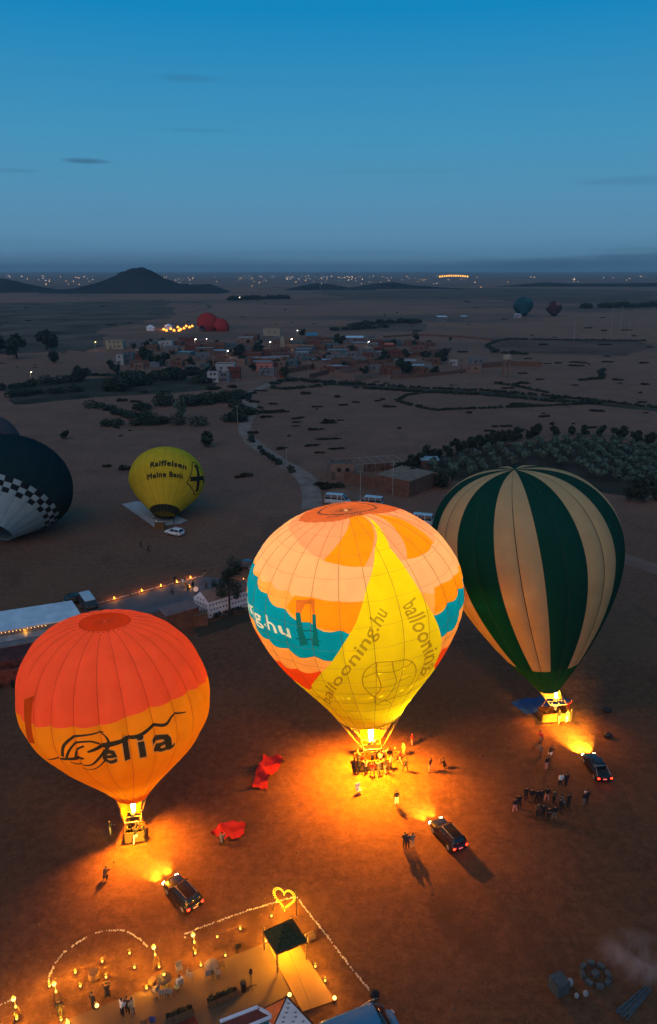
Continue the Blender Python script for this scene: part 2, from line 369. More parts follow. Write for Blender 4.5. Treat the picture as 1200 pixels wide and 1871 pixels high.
def stroke(pts, w):
    """a brush stroke (points in angle, arc) as a closed outline"""
    P = [Vector(p) for p in pts]; Q = []
    for i in range(len(P) - 1):
        p0, p1, p2, p3 = P[max(i - 1, 0)], P[i], P[i + 1], P[min(i + 2, len(P) - 1)]
        for k in range(5):
            t = k / 5; Q.append(.5 * ((2 * p1) + (p2 - p0) * t + (2 * p0 - 5 * p1 + 4 * p2 - p3) * t * t + (3 * p1 - p0 - 3 * p2 + p3) * t ** 3))
    Q.append(P[-1]); n = len(Q); A = []; B = []
    for i, p in enumerate(Q):
        t = (Q[min(i + 1, n - 1)] - Q[max(i - 1, 0)]).normalized(); nn = Vector((-t.y, t.x)); u = i / (n - 1)
        ww = np.interp(u, np.linspace(0, 1, len(w)), w) if isinstance(w, (list, tuple)) else w
        A.append(p + nn * ww / 2); B.append(p - nn * ww / 2)
    return [tuple(p) for p in A + B[::-1]]
def inside(C, P, E):
    """even-odd test of points C against the edges E over points P"""
    r = np.zeros(len(C), bool)
    for a, b in E:
        (xa, ya), (xb, yb) = P[a], P[b]
        if ya == yb: continue
        h = ((C[:, 1] >= ya) != (C[:, 1] >= yb)) & (C[:, 0] < xa + (C[:, 1] - ya) / (yb - ya) * (xb - xa)); r ^= h
    return r
def profile_curve(h, L, rm, k1, k2, pw, n=200):
    a = np.linspace(PI / 2, 0, n); up = np.stack([np.cos(a) ** pw, h * np.sin(a)], 1)
    t = np.linspace(0, 1, n)[1:, None]; d = np.array([1 - rm, L]); d /= np.hypot(*d)
    P0, P1, P3 = np.array([1, 0]), np.array([1, -k1 * L]), np.array([rm, -L]); P2 = P3 + k2 * L * d
    pr = np.concatenate([up, (1 - t) ** 3 * P0 + 3 * (1 - t) ** 2 * t * P1 + 3 * (1 - t) * t * t * P2 + t ** 3 * P3])
    return pr, np.r_[0, np.cumsum(np.hypot(*np.diff(pr, axis=0).T))]

class Envelope:
    """cloth of a balloon: a meridian turned round a leaning axis, cut into gores, with its colours and lettering inlaid"""
    def __init__(s, root, M, az, R, prof, shear, ngore, phase, bulge, base_mat, v0=.02):
        s.root = root; s.M = np.array(M) - np.array(root.location); s.R = R; s.pr, s.V = profile_curve(*prof); s.Vmax = s.V[-1]; s.v0 = v0
        az = np.array(az, float); az /= np.linalg.norm(az); ax = np.array([1., 0, 0]); ax -= az * (ax @ az); ax /= np.linalg.norm(ax)
        s.ax, s.ay, s.az = ax, np.cross(az, ax), az; s.shear = shear; s.ng = ngore; s.ph = phase; s.bu = bulge
        s.layers = []; s.mats = [base_mat]
    def pos(s, th, v, off=0.0):
        th, v = np.asarray(th, float), np.asarray(v, float)
        r = np.interp(v, s.V, s.pr[:, 0]); z = (np.interp(v, s.V, s.pr[:, 1]) - s.pr[-1, 1]) * s.R
        f = ((th - s.ph) / (2 * PI / s.ng)) % 1.0
        fade = np.minimum(1, r * 2.2)
        rr = r * s.R * (1 + s.bu * fade * ((4 * f * (1 - f)) ** .6 - .7)) + off
        out = s.M + (rr * np.sin(th))[..., None] * s.ax - (rr * np.cos(th))[..., None] * s.ay + z[..., None] * (s.az + s.shear[0] * s.ax + s.shear[1] * s.ay)
        return out
    def midx(s, m):
        if m not in s.mats: s.mats.append(m)
        return s.mats.index(m)
    def poly(s, pts, m): s.layers.append((np.array(pts, float), [(i, (i + 1) % len(pts)) for i in range(len(pts))], s.midx(m)))
    def edges(s, P, E, m): s.layers.append((np.array(P), E, s.midx(m)))
    def word(s, txt, low, top, m, offset=.0, spacing=1.0):
        P, E = text_polys(txt, offset, spacing); s.edges(warp(P, low, top), E, m)
    def below(s, curve, m, to=None):
        """everything from a curve (angle, arc) down to the mouth, or to another curve"""
        c = [(-3.2, curve[0][1])] + list(curve) + [(3.2, curve[-1][1])]
        lo = [(-3.2, s.Vmax + .1), (3.2, s.Vmax + .1)] if to is None else [(-3.2, to[0][1])] + list(to) + [(3.2, to[-1][1])]
        s.poly(c + lo[::-1], m)
    def build(s, rows=46, sub=4, name='gore', parent=None):
        pts = []; edges = []; dth = 2 * PI / s.ng
        vv = np.linspace(s.v0, s.Vmax, rows)
        k0 = math.ceil((-PI - s.ph) / dth - 1e-9); cuts = [s.ph + dth * k for k in range(k0, k0 + s.ng)]
        bounds = sorted(set([-PI + 0] + [c for c in cuts if -PI + 1e-4 < c < PI - 1e-4] + [PI]))
        for bi in range(len(bounds)):
            st = len(pts)
            for v in vv: pts.append((bounds[bi], v))
            edges += [(st + i, st + i + 1) for i in range(rows - 1)]
            if bi < len(bounds) - 1:
                a, b = bounds[bi], bounds[bi + 1]
                for q in range(1, sub):
                    for v in vv: pts.append((a + (b - a) * q / sub + 1e-4 * q, v))
        for P, E, mi in s.layers:
            st = len(pts); P2 = list(map(tuple, P)); E2 = []
            for a, b in E:
                d = math.hypot(P[a][0] - P[b][0], P[a][1] - P[b][1]); k = int(d / .08)
                if k < 1: E2.append((a, b)); continue
                prev = a
                for q in range(1, k + 1):
                    t = q / (k + 1); P2.append(tuple(np.array(P[a]) * (1 - t) + np.array(P[b]) * t)); E2.append((prev, len(P2) - 1)); prev = len(P2) - 1
                E2.append((prev, b))
            lim = lambda p: (min(PI, max(-PI, p[0])), min(s.Vmax, max(s.v0, p[1])))
            pts += [lim(p) for p in P2]; edges += [(a + st, b + st) for a, b in E2]
        vs, _, fs, *_ = delaunay_2d_cdt([Vector(p) for p in pts], edges, [], 0, 1e-5)
        Q = np.array([tuple(v) for v in vs]); T = np.array([f for f in fs if len(f) == 3])
        Cn = Q[T].mean(1); mi = np.zeros(len(T), int)
        for P, E, m in s.layers: mi[inside(Cn, P, E)] = m
        gi = np.floor((Cn[:, 0] - s.ph) / dth).astype(int) % s.ng
        parent = parent or s.root; s.gores = []
        for gk in range(s.ng):
            sel = np.nonzero(gi == gk)[0]
            if not len(sel): continue
            tri = T[sel]; u, inv = np.unique(tri, return_inverse=True); tri = inv.reshape(-1, 3); q = Q[u]
            # keep the seam shared by two gores a seam: evaluate just inside this gore
            c = Cn[sel][:, 0]; lo = s.ph + dth * math.floor((c.min() - s.ph) / dth)
            f = q[:, 0].copy()
            X = s.pos(np.clip(f, c.min() - dth, c.max() + dth), q[:, 1])
            me = bpy.data.meshes.new(name); me.from_pydata(X.tolist(), [], tri.tolist())
            used = sorted(set(mi[sel])); [me.materials.append(s.mats[k]) for k in used]
            me.polygons.foreach_set('material_index', [used.index(k) for k in mi[sel]]); me.polygons.foreach_set('use_smooth', [True] * len(tri)); me.update()
            s.gores.append(link(name, me, parent))
    def tapes(s, m, r=.03, rows=(), nrow=40, v0=None, v1=None, name='load_tape'):
        mb = MB(); dth = 2 * PI / s.ng; v0 = v0 or s.v0; v1 = v1 or s.Vmax
        for k in range(s.ng):
            th = s.ph + dth * k
            mb.tube([Vector(p) for p in s.pos(np.full(nrow, th), np.linspace(v0, v1, nrow), .015)], r, 4, caps=False)
        for v in rows: mb.tube([Vector(p) for p in s.pos(np.linspace(-PI, PI, 97)[:-1], np.full(96, v), .01)], r * .6, 3, closed=True)
        return tag(mb.build(name, m, s.root), kind='stuff')
    def ring(s, v, n=24, off=0.0): return [Vector(p) for p in s.pos(np.linspace(-PI, PI, n + 1)[:-1], np.full(n, v), off)]

def basket(root, w, d, h, rz=0.0, mats=(M_WICKER, M_SUEDE), ztop=2.55, burners=2, frame=1.0, flame=1.6, flame_r=.2, tiltx=0.0, flame_z=None):
    """wicker basket, poles, burner frame, burners and flame, all standing at the root"""
    R = Matrix.Rotation(rz, 3, 'Z')
    def rot(p): return R @ Vector(p)
    mb = MB(); t = .07
    for cx, cy, sx, sy in ((0, d / 2, w, t), (0, -d / 2, w, t), (w / 2, 0, t, d - t), (-w / 2, 0, t, d - t)):
        for k in range(8):                                     # woven courses, one proud and one shy
            mb.box(rot((cx, cy, .08 + (k + .5) * (h - .1) / 8)), (sx + (.02 if k % 2 else 0), sy + (.02 if k % 2 else 0), (h - .1) / 8 - .004), rz)
    mb.box(rot((0, 0, .06)), (w - .02, d - .02, .08), rz)
    bk = mb.build('basket', mats[0], root)
    rim = MB(); rim.tube([rot(p) for p in ((-w / 2, -d / 2, h), (w / 2, -d / 2, h), (w / 2, d / 2, h), (-w / 2, d / 2, h))], .075, 8, closed=True)
    rim.build('padded_rim', mats[1], bk, True)
    sk = MB()
    for y in (-d / 3, d / 3): sk.box(rot((0, y, .012)), (w * .96, .1, .03), rz)
    sk.build('skid', M_WOOD, bk)
    fw, fd = frame * w * .42, frame * d * .55
    if w > 2.5: fw = 1.0 * frame
    for sx in (-1, 1):
        for sy in (-1, 1):
            MB().tube([rot((sx * min(w * .46, fw * 1.5), sy * d * .46, h - .05)), rot((sx * fw * .8, sy * fd * .8, ztop))], .035, 6).build('upright', M_SUEDE, root)
    fr = MB(); fr.tube([rot(p) for p in ((-fw, -fd, ztop), (fw, -fd, ztop), (fw, fd, ztop), (-fw, fd, ztop))], .045, 6, closed=True)
    fr.bar(rot((-fw, 0, ztop)), rot((fw, 0, ztop)), .05)
    fo = fr.build('burner_frame', M_STEEL, root)
    for k in range(burners):
        x = (k - (burners - 1) / 2) * .5
        b = MB(); b.lathe([(.14, 0), (.17, .12), (.20, .30), (.21, .5), (.17, .52)], rot((x, 0, ztop + .03)), 12); b.build('burner', M_STEEL, root, True)
    return (-fw, fw, fd)
def fire_glow(name, col, strength, clear):
    """burning gas: gives off light and lets light through"""
    m = glow(name, col, strength); nt = m.node_tree; N = nt.nodes; e = next(n for n in N if n.type == 'EMISSION'); o = next(n for n in N if n.type == 'OUTPUT_MATERIAL')
    tr = N.new('ShaderNodeBsdfTransparent'); tr.inputs[0].default_value = (clear, clear, clear, 1); ad = N.new('ShaderNodeAddShader')
    nt.links.new(e.outputs[0], ad.inputs[0]); nt.links.new(tr.outputs[0], ad.inputs[1]); nt.links.new(ad.outputs[0], o.inputs[0]); return m
M_FLAME = fire_glow('flame_core', (1.0, .90, .95), 5, .95)
M_PLUME = fire_glow('flame_plume', (1.0, .45, .05), .9, .97)
def flame(root, base, top, r, plume=0.0):
    b, t = Vector(base), Vector(top)
    pr = [.35, .75, .9, 1.0, 1.05, .9, .25]
    fo = MB().tube([b.lerp(t, k / 6) for k in range(7)], [r * p for p in pr], 10).build('flame', M_FLAME, root, True)
    if plume:
        d = (t - b).normalized()
        MB().tube([t + d * plume * k / 5 for k in range(6)], [r * q for q in (.6, .75, .8, .6, .4, .1)], 10).build('flame_tip', M_PLUME, fo, True)
def cables(root, corners, ring, r=.018, per=6, name='suspension_cable'):
    """wires from the burner frame's corners up to the mouth of the envelope"""
    n = len(ring)
    for ci, c in enumerate(corners):
        mb = MB()
        near = sorted(range(n), key=lambda k: (ring[k].xy - Vector(c).xy * 50).length)[:per]
        for k in near: mb.tube([Vector(c), ring[k]], r, 4, caps=False)
        mb.build(name, M_CABLE, root)
def scoop(root, ring, ang, frame_pts, m, name='scoop'):
    """cloth apron from one side of the mouth down to the burner frame"""
    n = len(ring); sel = [k % n for k in range(ang[0], ang[1] + 1)]; q = len(sel); vs = []; rows = 6
    for j in range(rows):
        t = j / (rows - 1)
        for i, k in enumerate(sel):
            a = ring[k]; u = i / (q - 1) * (len(frame_pts) - 1); i0 = min(int(u), len(frame_pts) - 2)
            b = Vector(frame_pts[i0]).lerp(Vector(frame_pts[i0 + 1]), u - i0)
            p = a.lerp(b, t); p += (Vector((0, 0, 1)) * 0 + (Vector((a.x + b.x, a.y + b.y, 0)).normalized() * -.12 * math.sin(PI * t)))
            vs.append(p)
    mb = MB(); mb.add(vs, [(j * q + i, j * q + i + 1, (j + 1) * q + i + 1, (j + 1) * q + i) for j in range(rows - 1) for i in range(q - 1)])
    return mb.build(name, m, root, True)
FLAME_COL = (1.0, .28, .002)
INNER_COL = (1.0, .80, .52)

# --- big balloon with the patchwork envelope, in the middle
gm = at(678, 1398)
bal = thing('hot_air_balloon', 'large patchwork balloon in yellow, orange, peach and teal with its burner lit', 'hot air balloon', gm, 0, 'hot air balloons with lit burners')
Mm = (gm.x - .458, gm.y, 7.369)
TAN = fabric('tan_cloth', (.74, .43, .20)); PEACH = fabric('peach_cloth', (.80, .33, .16)); CROWNC = fabric('rust_cloth', (.50, .12, .035))
APR = fabric('apricot_cloth', (.86, .38, .08)); ORG = fabric('orange_cloth', (.84, .28, .006)); TEAL = fabric('teal_cloth', (.001, .25, .44), .5)
REDC = fabric('red_orange_cloth', (.80, .075, .008)); YEL = fabric('yellow_cloth', (.72, .635, .006)); PALEY = fabric('pale_yellow_cloth', (.72, .66, .03))
LET = fabric('grey_print', (.34, .27, .012)); LWH = fabric('white_print', (.50, .66, .60)); DTEAL = fabric('dark_teal_print', (.004, .12, .16)); DORG = fabric('brown_print', (.55, .15, .02)); RUSTD = fabric('dark_rust_print', (.10, .045, .04))
en = Envelope(bal, Mm, (math.sin(-.087), math.sin(-.019), 1), 10.405, (.857, 1.444, .363, .355, .331, .937), (-.025, -.164), 24, .122, .024, TAN)
peach_low = [(-1.152, .535), (-.846, .576), (-.524, .657), (-.336, .709), (-.087, .76), (.144, .791), (.663, .821), (.921, .852), (1.239, .842)]
crown = [(-1.636, .422), (-.846, .258), (.052, .166), (.45, .15), (1.091, .197), (1.907, .483), (2.186, .606)]
def scallop(c, amp, step=2 * PI / 24, ph=.122, n=5):
    """droop a hem between the gore seams"""
    cx = [p[0] for p in c]; cy = [p[1] for p in c]; out = []; th = max(cx[0], -3.1)
    for k in range(int((cx[-1] - th) / step * n) + 1):
        t = th + k * step / n; f = ((t - ph) / step) % 1; out.append((t, float(np.interp(t, cx, cy)) + amp * (4 * f * (1 - f)) ** .8))
    return out + [(cx[-1], cy[-1])]
tan_low = [(-3.1, .9), (-1.78, .893), (-1.566, .965), (-1.182, .995), (-.833, .995), (-.55, 1.026), (-.327, 1.047), (-.118, 1.077), (.092, 1.088), (.563, 1.108), (.803, 1.149), (1.449, 1.221), (3.1, 1.2)]
teal_up = [(-3.1, .9), (-1.772, .90), (-1.689, .995), (-1.261, 1.02), (-.969, 1.10), (-.659, 1.18), (-.458, 1.241), (-.279, 1.293), (-.083, 1.323), (.698, 1.344), (.912, 1.333), (1.139, 1.313), (1.436, 1.354), (3.1, 1.3)]
teal_lo = [(-3.1, 1.25), (-1.51, 1.252), (-1.283, 1.456), (-.96, 1.579), (-.716, 1.569), (-.541, 1.61), (-.397, 1.60), (-.231, 1.60), (.777, 1.60), (.942, 1.651), (1.065, 1.61), (1.252, 1.508), (3.1, 1.5)]
p2_lo = [(-3.1, 1.6), (-1.235, 1.60), (-1.182, 1.78), (-1.052, 1.88), (-.633, 1.84), (-.353, 1.784), (.873, 1.86), (1.038, 1.85), (3.1, 1.8)]
en.poly([(-3.2, -.1)] + [(-3.2, .55)] + peach_low + [(3.2, .8), (3.2, -.1)], PEACH)
en.below(scallop(tan_low, .045), APR)
en.poly([(-.646, 1.17), (-.567, 1.047), (-.349, 1.05), (-.118, 1.077), (.10, 1.08), (-.0, 1.36), (-.279, 1.31), (-.458, 1.27)], ORG)
en.poly([(.781, 1.139), (1.017, 1.17), (1.357, 1.221), (1.6, 1.25), (1.436, 1.38), (1.139, 1.36), (.912, 1.36), (.698, 1.36)], ORG)
en.below(scallop(teal_up, .04), TEAL, scallop(teal_lo, .04))
en.below(scallop(p2_lo, .04), REDC)
en.below([(-3.1, 2.25), (3.1, 2.25)], YEL)
en.poly([(.236, .10), (.80, .19), (.144, .791), (-.087, .76), (-.336, .709)], ORG)
en.poly([(1.20, .22), (1.379, .463), (1.239, .842), (.921, .852), (.663, .821)], ORG)
en.poly([(.86, .20), (.332, .657), (.122, .985), (-.009, 1.262), (-.236, 1.631), (-.759, 2.317), (0, 2.4), (1.1, 2.3), (.93, 2.15), (.851, 1.958), (.781, 1.641), (.663, 1.282), (.589, .965), (.554, .657)], YEL)
en.poly([(-3.2, -.1), (-3.2, .45)] + scallop(crown, .02) + [(3.2, .5), (3.2, -.1)], CROWNC)
en.poly([(-3.2, .27), (-1.763, .268), (-1.082, .150), (.083, .085), (1.13, .135), (1.868, .30), (3.2, .3), (3.2, .27), (1.868, .275), (1.13, .11), (.083, .06), (-1.082, .125), (-1.763, .24), (-3.2, .245)], RUSTD)
en.word('ballooning.hu', [(-.567, 2.522), (-.039, 1.671), (.266, 1.211)], [(-.640, 2.405), (-.113, 1.569), (.175, 1.125)], LET, .012)
en.word('ballooning', [(.415, 1.19), (.493, 1.508), (.737, 2.132)], [(.555, 1.139), (.680, 1.508), (.894, 2.05)], LET, .012)
en.word('ballooning.hu', [(-2.30, 1.43), (-1.42, 1.44), (-.585, 1.446)], [(-2.30, 1.29), (-1.46, 1.295), (-.612, 1.310)], LWH, .012)
en.word('ballooning', [(-.95, .215), (-.1, .132), (1.0, .178)], [(-1.05, .16), (-.1, .098), (1.25, .125)], RUSTD, .0)
for pl in ([(-.541, 1.085), (-.36, 1.06), (-.350, 1.20), (-.375, 1.2), (-.395, 1.11), (-.45, 1.11), (-.485, 1.2), (-.530, 1.2)], ):
    en.poly(pl, DORG)
for pl in ([(-.533, 1.19), (-.487, 1.19), (-.460, 1.36), (-.430, 1.48), (-.505, 1.505), (-.515, 1.36)], [(-.378, 1.19), (-.345, 1.19), (-.335, 1.36), (-.330, 1.49), (-.400, 1.49), (-.375, 1.36)],
           [(-.53, 1.345), (-.33, 1.337), (-.33, 1.352), (-.53, 1.360)], [(-.54, 1.43), (-.31, 1.42), (-.31, 1.435), (-.54, 1.445)]):
    en.poly(pl, DTEAL)
for c in ([(-.009, 1.866), (.035, 1.753), (.131, 1.692), (.262, 1.702), (.441, 1.764), (.537, 1.958), (.537, 2.173), (.415, 2.337), (.244, 2.378), (.105, 2.266), (0, 2.04), (-.009, 1.87)],
          [(-.009, 1.866), (.127, 1.825), (.284, 1.846), (.41, 1.835), (.467, 1.774)], [(0, 2.04), (.17, 2.081), (.353, 2.061), (.484, 1.999)],
          [(.105, 2.266), (.17, 2.081), (.127, 1.825), (.131, 1.692)], [(.244, 2.378), (.327, 2.061), (.284, 1.846), (.262, 1.702)],
          [(.105, 2.266), (.14, 2.45), (.349, 2.501), (.244, 2.378)], [(.14, 2.45), (.244, 2.358)]):
    en.poly(stroke(c, .012), LET)
en.below([(-3.1, 2.93), (3.1, 2.93)], PALEY)
en.build()
en.tapes(mat('seam_tape', (.30, .15, .05), .8), .022, [.45 + .215 * k for k in range(13)])
fx0, fx1, fd = basket(bal, 3.6, 1.6, 1.12, math.radians(8), ztop=2.7, burners=2)
flame(bal, (-.1, 0, 3.25), (-.12, 0, 5.0), .28, 1.9)
ring = en.ring(en.Vmax, 24)
cables(bal, [(fx0, fd, 2.7), (fx1, fd, 2.7), (fx0, -fd, 2.7), (fx1, -fd, 2.7)], ring, .022)
sc = MB(); zz = [1.75, 2.6, 3.4, 3.85]
sc.add([(x, .95 + .25 * (1 - abs(x) / 1.25), z) for z in zz for x in (-1.25, -.62, 0, .62, 1.25)], [(j * 5 + i, j * 5 + i + 1, (j + 1) * 5 + i + 1, (j + 1) * 5 + i) for j in range(3) for i in range(4)])
wp = sc.build('wind_panel', fabric('wind_panel_cloth', (.085, .045, .004), .15), bal, True)
for x in (-.62, .5): MB().box((x, 1.06, 3.0), (.5, .02, .42)).build('window', M_SUEDE, wp)
MB().tube(ring, .05, 5, closed=True).build('mouth_hem', PALEY, en.gores[0])
lamp('flame_light', bal, (-.1, -.05, 3.55), 11000, FLAME_COL, .22)
lamp('flame_downlight', bal, (-.12, -.2, 6.7), 125000, FLAME_COL, .25, 'SPOT', math.radians(140), 1.0, (math.radians(-18), 0, 0))
lamp('flame_uplight', bal, (-.12, 0, 4.6), 70000, INNER_COL, .25, 'SPOT', math.radians(100), .35, (PI, 0, 0))

# --- orange balloon on the left
gl = at(247, 1530)
bal2 = thing('hot_air_balloon', 'orange balloon with a darker top and a brushed swirl logo, burner lit', 'hot air balloon', gl, 0, 'hot air balloons with lit burners')
Ml = (gl.x + .088, gl.y, 5.106)
OTOP = fabric('coral_cloth', (.86, .15, .075), .5, (.82, .105, .010)); OLOW = fabric('amber_cloth', (.80, .27, .02), .5, (.82, .35, .005)); OCR = fabric('brick_cloth', (.60, .06, .012)); OBAND = fabric('burnt_orange_cloth', (.70, .15, .01), .3)
OLIVE = fabric('olive_print', (.055, .05, .03), .12); OHALO = fabric('pale_print_edge', (.50, .30, .10), .4); OSH = fabric('brown_orange_print', (.40, .07, .01))
en2 = Envelope(bal2, Ml, (math.sin(.036), math.sin(.059), 1), 8.27, (.875, 1.252, .189, .362, .438, .746), (-.096, -.019), 24, .14, .045, OTOP)
bound = [(-3.1, 1.42), (-.995, 1.44), (-.589, 1.411), (-.358, 1.35), (-.127, 1.32), (.109, 1.3), (.388, 1.249), (.471, 1.229), (.65, 1.209), (.886, 1.219), (1.191, 1.229), (1.828, 1.38), (3.1, 1.42)]
en2.below(bound, OLOW)
en2.poly([(-3.2, -.1), (-3.2, .27), (-1.0, .265), (0, .235), (1, .225), (2, .28), (3.2, .27), (3.2, -.1)], OCR)
for k in range(30):
    t = -3.1 + 6.2 * k / 30; en2.poly([(t, .245), (t + .05, .245), (t + .05, .262), (t, .262)], RUSTD)
en2.poly([(-.768, 1.188), (-.650, 1.127), (-.672, 1.645), (-.775, 1.675), (-.745, 1.452)], OSH)
low, top = [(.105, 1.735), (.423, 1.70), (.875, 1.72)], [(.135, 1.475), (.419, 1.415), (.838, 1.400)]
en2.word('elia', low, top, OHALO, .045, 1.25); en2.word('elia', [(.113, 1.733), (.425, 1.695), (.867, 1.716)], [(.143, 1.473), (.421, 1.412), (.830, 1.398)], OLIVE, .022, 1.25)
for c, w in (([(-.275, 1.655), (-.227, 1.513), (-.127, 1.421), (-.009, 1.381), (.175, 1.361)], [.035, .03, .022, .014]), ([(-.244, 1.685), (-.183, 1.563), (-.096, 1.472), (.039, 1.442), (.122, 1.482)], [.03, .022, .02, .02]),
             ([(.0, 1.56), (.192, 1.492), (.34, 1.462), (.489, 1.442), (.65, 1.391), (.777, 1.411), (.877, 1.361), (1.047, 1.391)], [.02, .055, .045, .04, .035, .035, .025, .012]),
             ([(-.541, 1.797), (-.284, 1.690), (-.135, 1.665), (-.052, 1.645)], [.008, .03, .045, .02]), ([(-.148, 1.655), (-.109, 1.553), (-.022, 1.492)], .02),
             ([(-.209, 1.715), (-.122, 1.756), (.004, 1.726), (.1, 1.634), (.179, 1.543), (.209, 1.462), (.188, 1.401), (.14, 1.371)], [.014, .02, .022, .03, .034, .03, .02, .012]), ([(-.131, 1.837), (.031, 1.786), (.135, 1.695)], [.008, .016, .02])):
    en2.poly(stroke(c, w), OLIVE)
en2.below([(-3.1, 2.90), (3.1, 2.90)], OBAND)
en2.build()
en2.tapes(mat('orange_tape', (.35, .06, .02), .8), .016, [])
fx0, fx1, fd = basket(bal2, 1.75, 1.35, 1.12, math.radians(10), ztop=2.45, burners=1)
flame(bal2, (.1, 0, 2.9), (.1, 0, 5.6), .24)
r2 = en2.ring(en2.Vmax, 24); cor = [(fx0, fd, 2.45), (fx1, fd, 2.45), (fx0, -fd, 2.45), (fx1, -fd, 2.45)]
cables(bal2, cor, r2, .014, 3)
SCO = fabric('scoop_cloth', (.20, .115, .008), .25)
# angles run from the back (index 0) round by the left (6) to the front (12): the apron covers the back half
scoop(bal2, r2, (-3, 9), [(fx1 * .6, fd, 2.2), (fx0, fd, 2.2), (fx0, 0, 2.2), (fx0, -fd * .8, 2.2)], SCO)
lamp('flame_light', bal2, (.1, -.1, 3.5), 1200, FLAME_COL, .2)
lamp('flame_downlight', bal2, (.1, -.2, 4.4), 30000, FLAME_COL, .2, 'SPOT', math.radians(140), 1.0, (math.radians(-25), 0, math.radians(32)))
lamp('flame_uplight', bal2, (.1, 0, 4.9), 10000, (1.0, .68, .28), .25, 'SPOT', math.radians(120), .6, (PI, 0, 0))

# --- green and cream striped balloon on the right
gg = at(1012, 1312)
bal3 = thing('hot_air_balloon', 'balloon with dark green and cream vertical stripes, burner just lit', 'hot air balloon', gg, 0, 'hot air balloons with lit burners')
Mg = (gg.x - 1.113, gg.y, 4.155)
GRN = fabric('green_cloth', (.002, .052, .038), .22, (.05, .09, .012)); CRM = fabric('cream_cloth', (.52, .385, .19), .30, (.75, .34, .04)); GSK = fabric('green_skirt_cloth', (.010, .085, .030), .22)
en3 = Envelope(bal3, Mg, (math.sin(-.118), math.sin(.08), 1), 10.793, (.769, 1.677, .125, .4, .052, .78), (-.062, .141), 28, -.087 , .016, GRN)
for k in range(-7, 7):
    a = -.087 + k * 2 * PI / 14
    if k % 2:
        en3.poly([(a, -.1), (a + 2 * PI / 14, -.1), (a + 2 * PI / 14, 2.88), (a, 2.88)], CRM)
        en3.poly([(a + PI / 14 - .004, .2), (a + PI / 14 + .004, .2), (a + PI / 14 + .006, 2.88), (a + PI / 14 - .006, 2.88)], RUSTD)
en3.below([(-3.1, 2.86), (3.1, 2.86)], GSK)
en3.build()
en3.tapes(mat('green_tape', (.05, .05, .03), .8), .015)
fx0, fx1, fd = basket(bal3, 3.6, 1.6, 1.12, math.radians(6), ztop=2.4, burners=2)
flame(bal3, (.0, 0, 2.75), (-.35, 0, 5.0), .2, 2.2)
r3 = en3.ring(en3.Vmax, 24); cables(bal3, [(fx0, fd, 2.4), (fx1, fd, 2.4), (fx0, -fd, 2.4), (fx1, -fd, 2.4)], r3, .014, 3)
scoop(bal3, r3, (-6, 6), [(fx1, -fd * .2, 2.2), (fx1, fd, 2.2), (fx0, fd, 2.2), (fx0, -fd * .2, 2.2)], fabric('scoop_cloth_dull', (.50, .42, .08), .25))
lamp('flame_light', bal3, (.0, -.15, 3.2), 600, FLAME_COL, .2)
lamp('flame_downlight', bal3, (.0, -.3, 3.8), 9000, FLAME_COL, .2, 'SPOT', math.radians(136), 1.0, (math.radians(-25), 0, 0))
lamp('flame_uplight', bal3, (-.2, 0, 3.9), 1500, (1.0, .55, .2), .25, 'SPOT', math.radians(120), .6, (PI, 0, 0))

# --- yellow balloon being stood up, further back on the left
gy = at(303, 948)
bal4 = thing('hot_air_balloon', 'yellow balloon with black lettering, half raised over a pale sheet', 'hot air balloon', gy)
YB = fabric('mustard_cloth', (.58, .42, .025), .2); BLK = fabric('black_print', (.02, .022, .018), .1); YB2 = fabric('bright_mustard_cloth', (.64, .47, .03), .2)
e4 = math.radians(47)
en4 = Envelope(bal4, (gy.x + .35, gy.y - 2.6, 1.7), (-.03, math.cos(e4), math.sin(e4)), 8.2, (.85, 1.02, .27, .3, .25, .85), (0, 0), 24, .13, .012, YB)
en4.below([(-3.1, 1.90), (3.1, 1.90)], YB2)
for txt, lo, tp in (('Raiffeisen', [(-.236, 1.584), (.227, 1.547), (.72, 1.556)], [(-.227, 1.435), (.218, 1.393), (.733, 1.415)]), ('Meine Bank', [(-.393, 1.878), (.201, 1.832), (.733, 1.804)], [(-.362, 1.745), (.192, 1.692), (.685, 1.690)])):
    en4.word(txt, lo, tp, BLK, .05, 1.12)
en4.poly(stroke([(.868, 1.868), (.90, 1.60), (.947, 1.235), (1.287, 1.318), (1.492, 1.492), (1.676, 1.749), (1.562, 1.988), (1.2, 1.942), (.868, 1.868)], .03), BLK)
en4.poly(stroke([(.982, 1.354), (1.06, 1.34), (1.12, 1.42), (1.204, 1.63), (1.36, 1.78), (1.51, 1.896)], [.06, .14, .13, .12, .12, .14]), BLK)
en4.poly(stroke([(.938, 1.749), (1.2, 1.63), (1.45, 1.49), (1.52, 1.53), (1.53, 1.60)], [.13, .12, .13, .11, .06]), BLK)
en4.poly([(-1.75, 1.80), (-1.62, 1.80), (-1.64, 2.0), (-1.77, 2.0)], BLK)
en4.below([(-3.1, 2.56), (3.1, 2.56)], BLK)
en4.build(rows=36, sub=3)
en4.tapes(mat('mustard_tape', (.16, .13, .02), .8), .02)
r4 = en4.ring(en4.Vmax, 20)
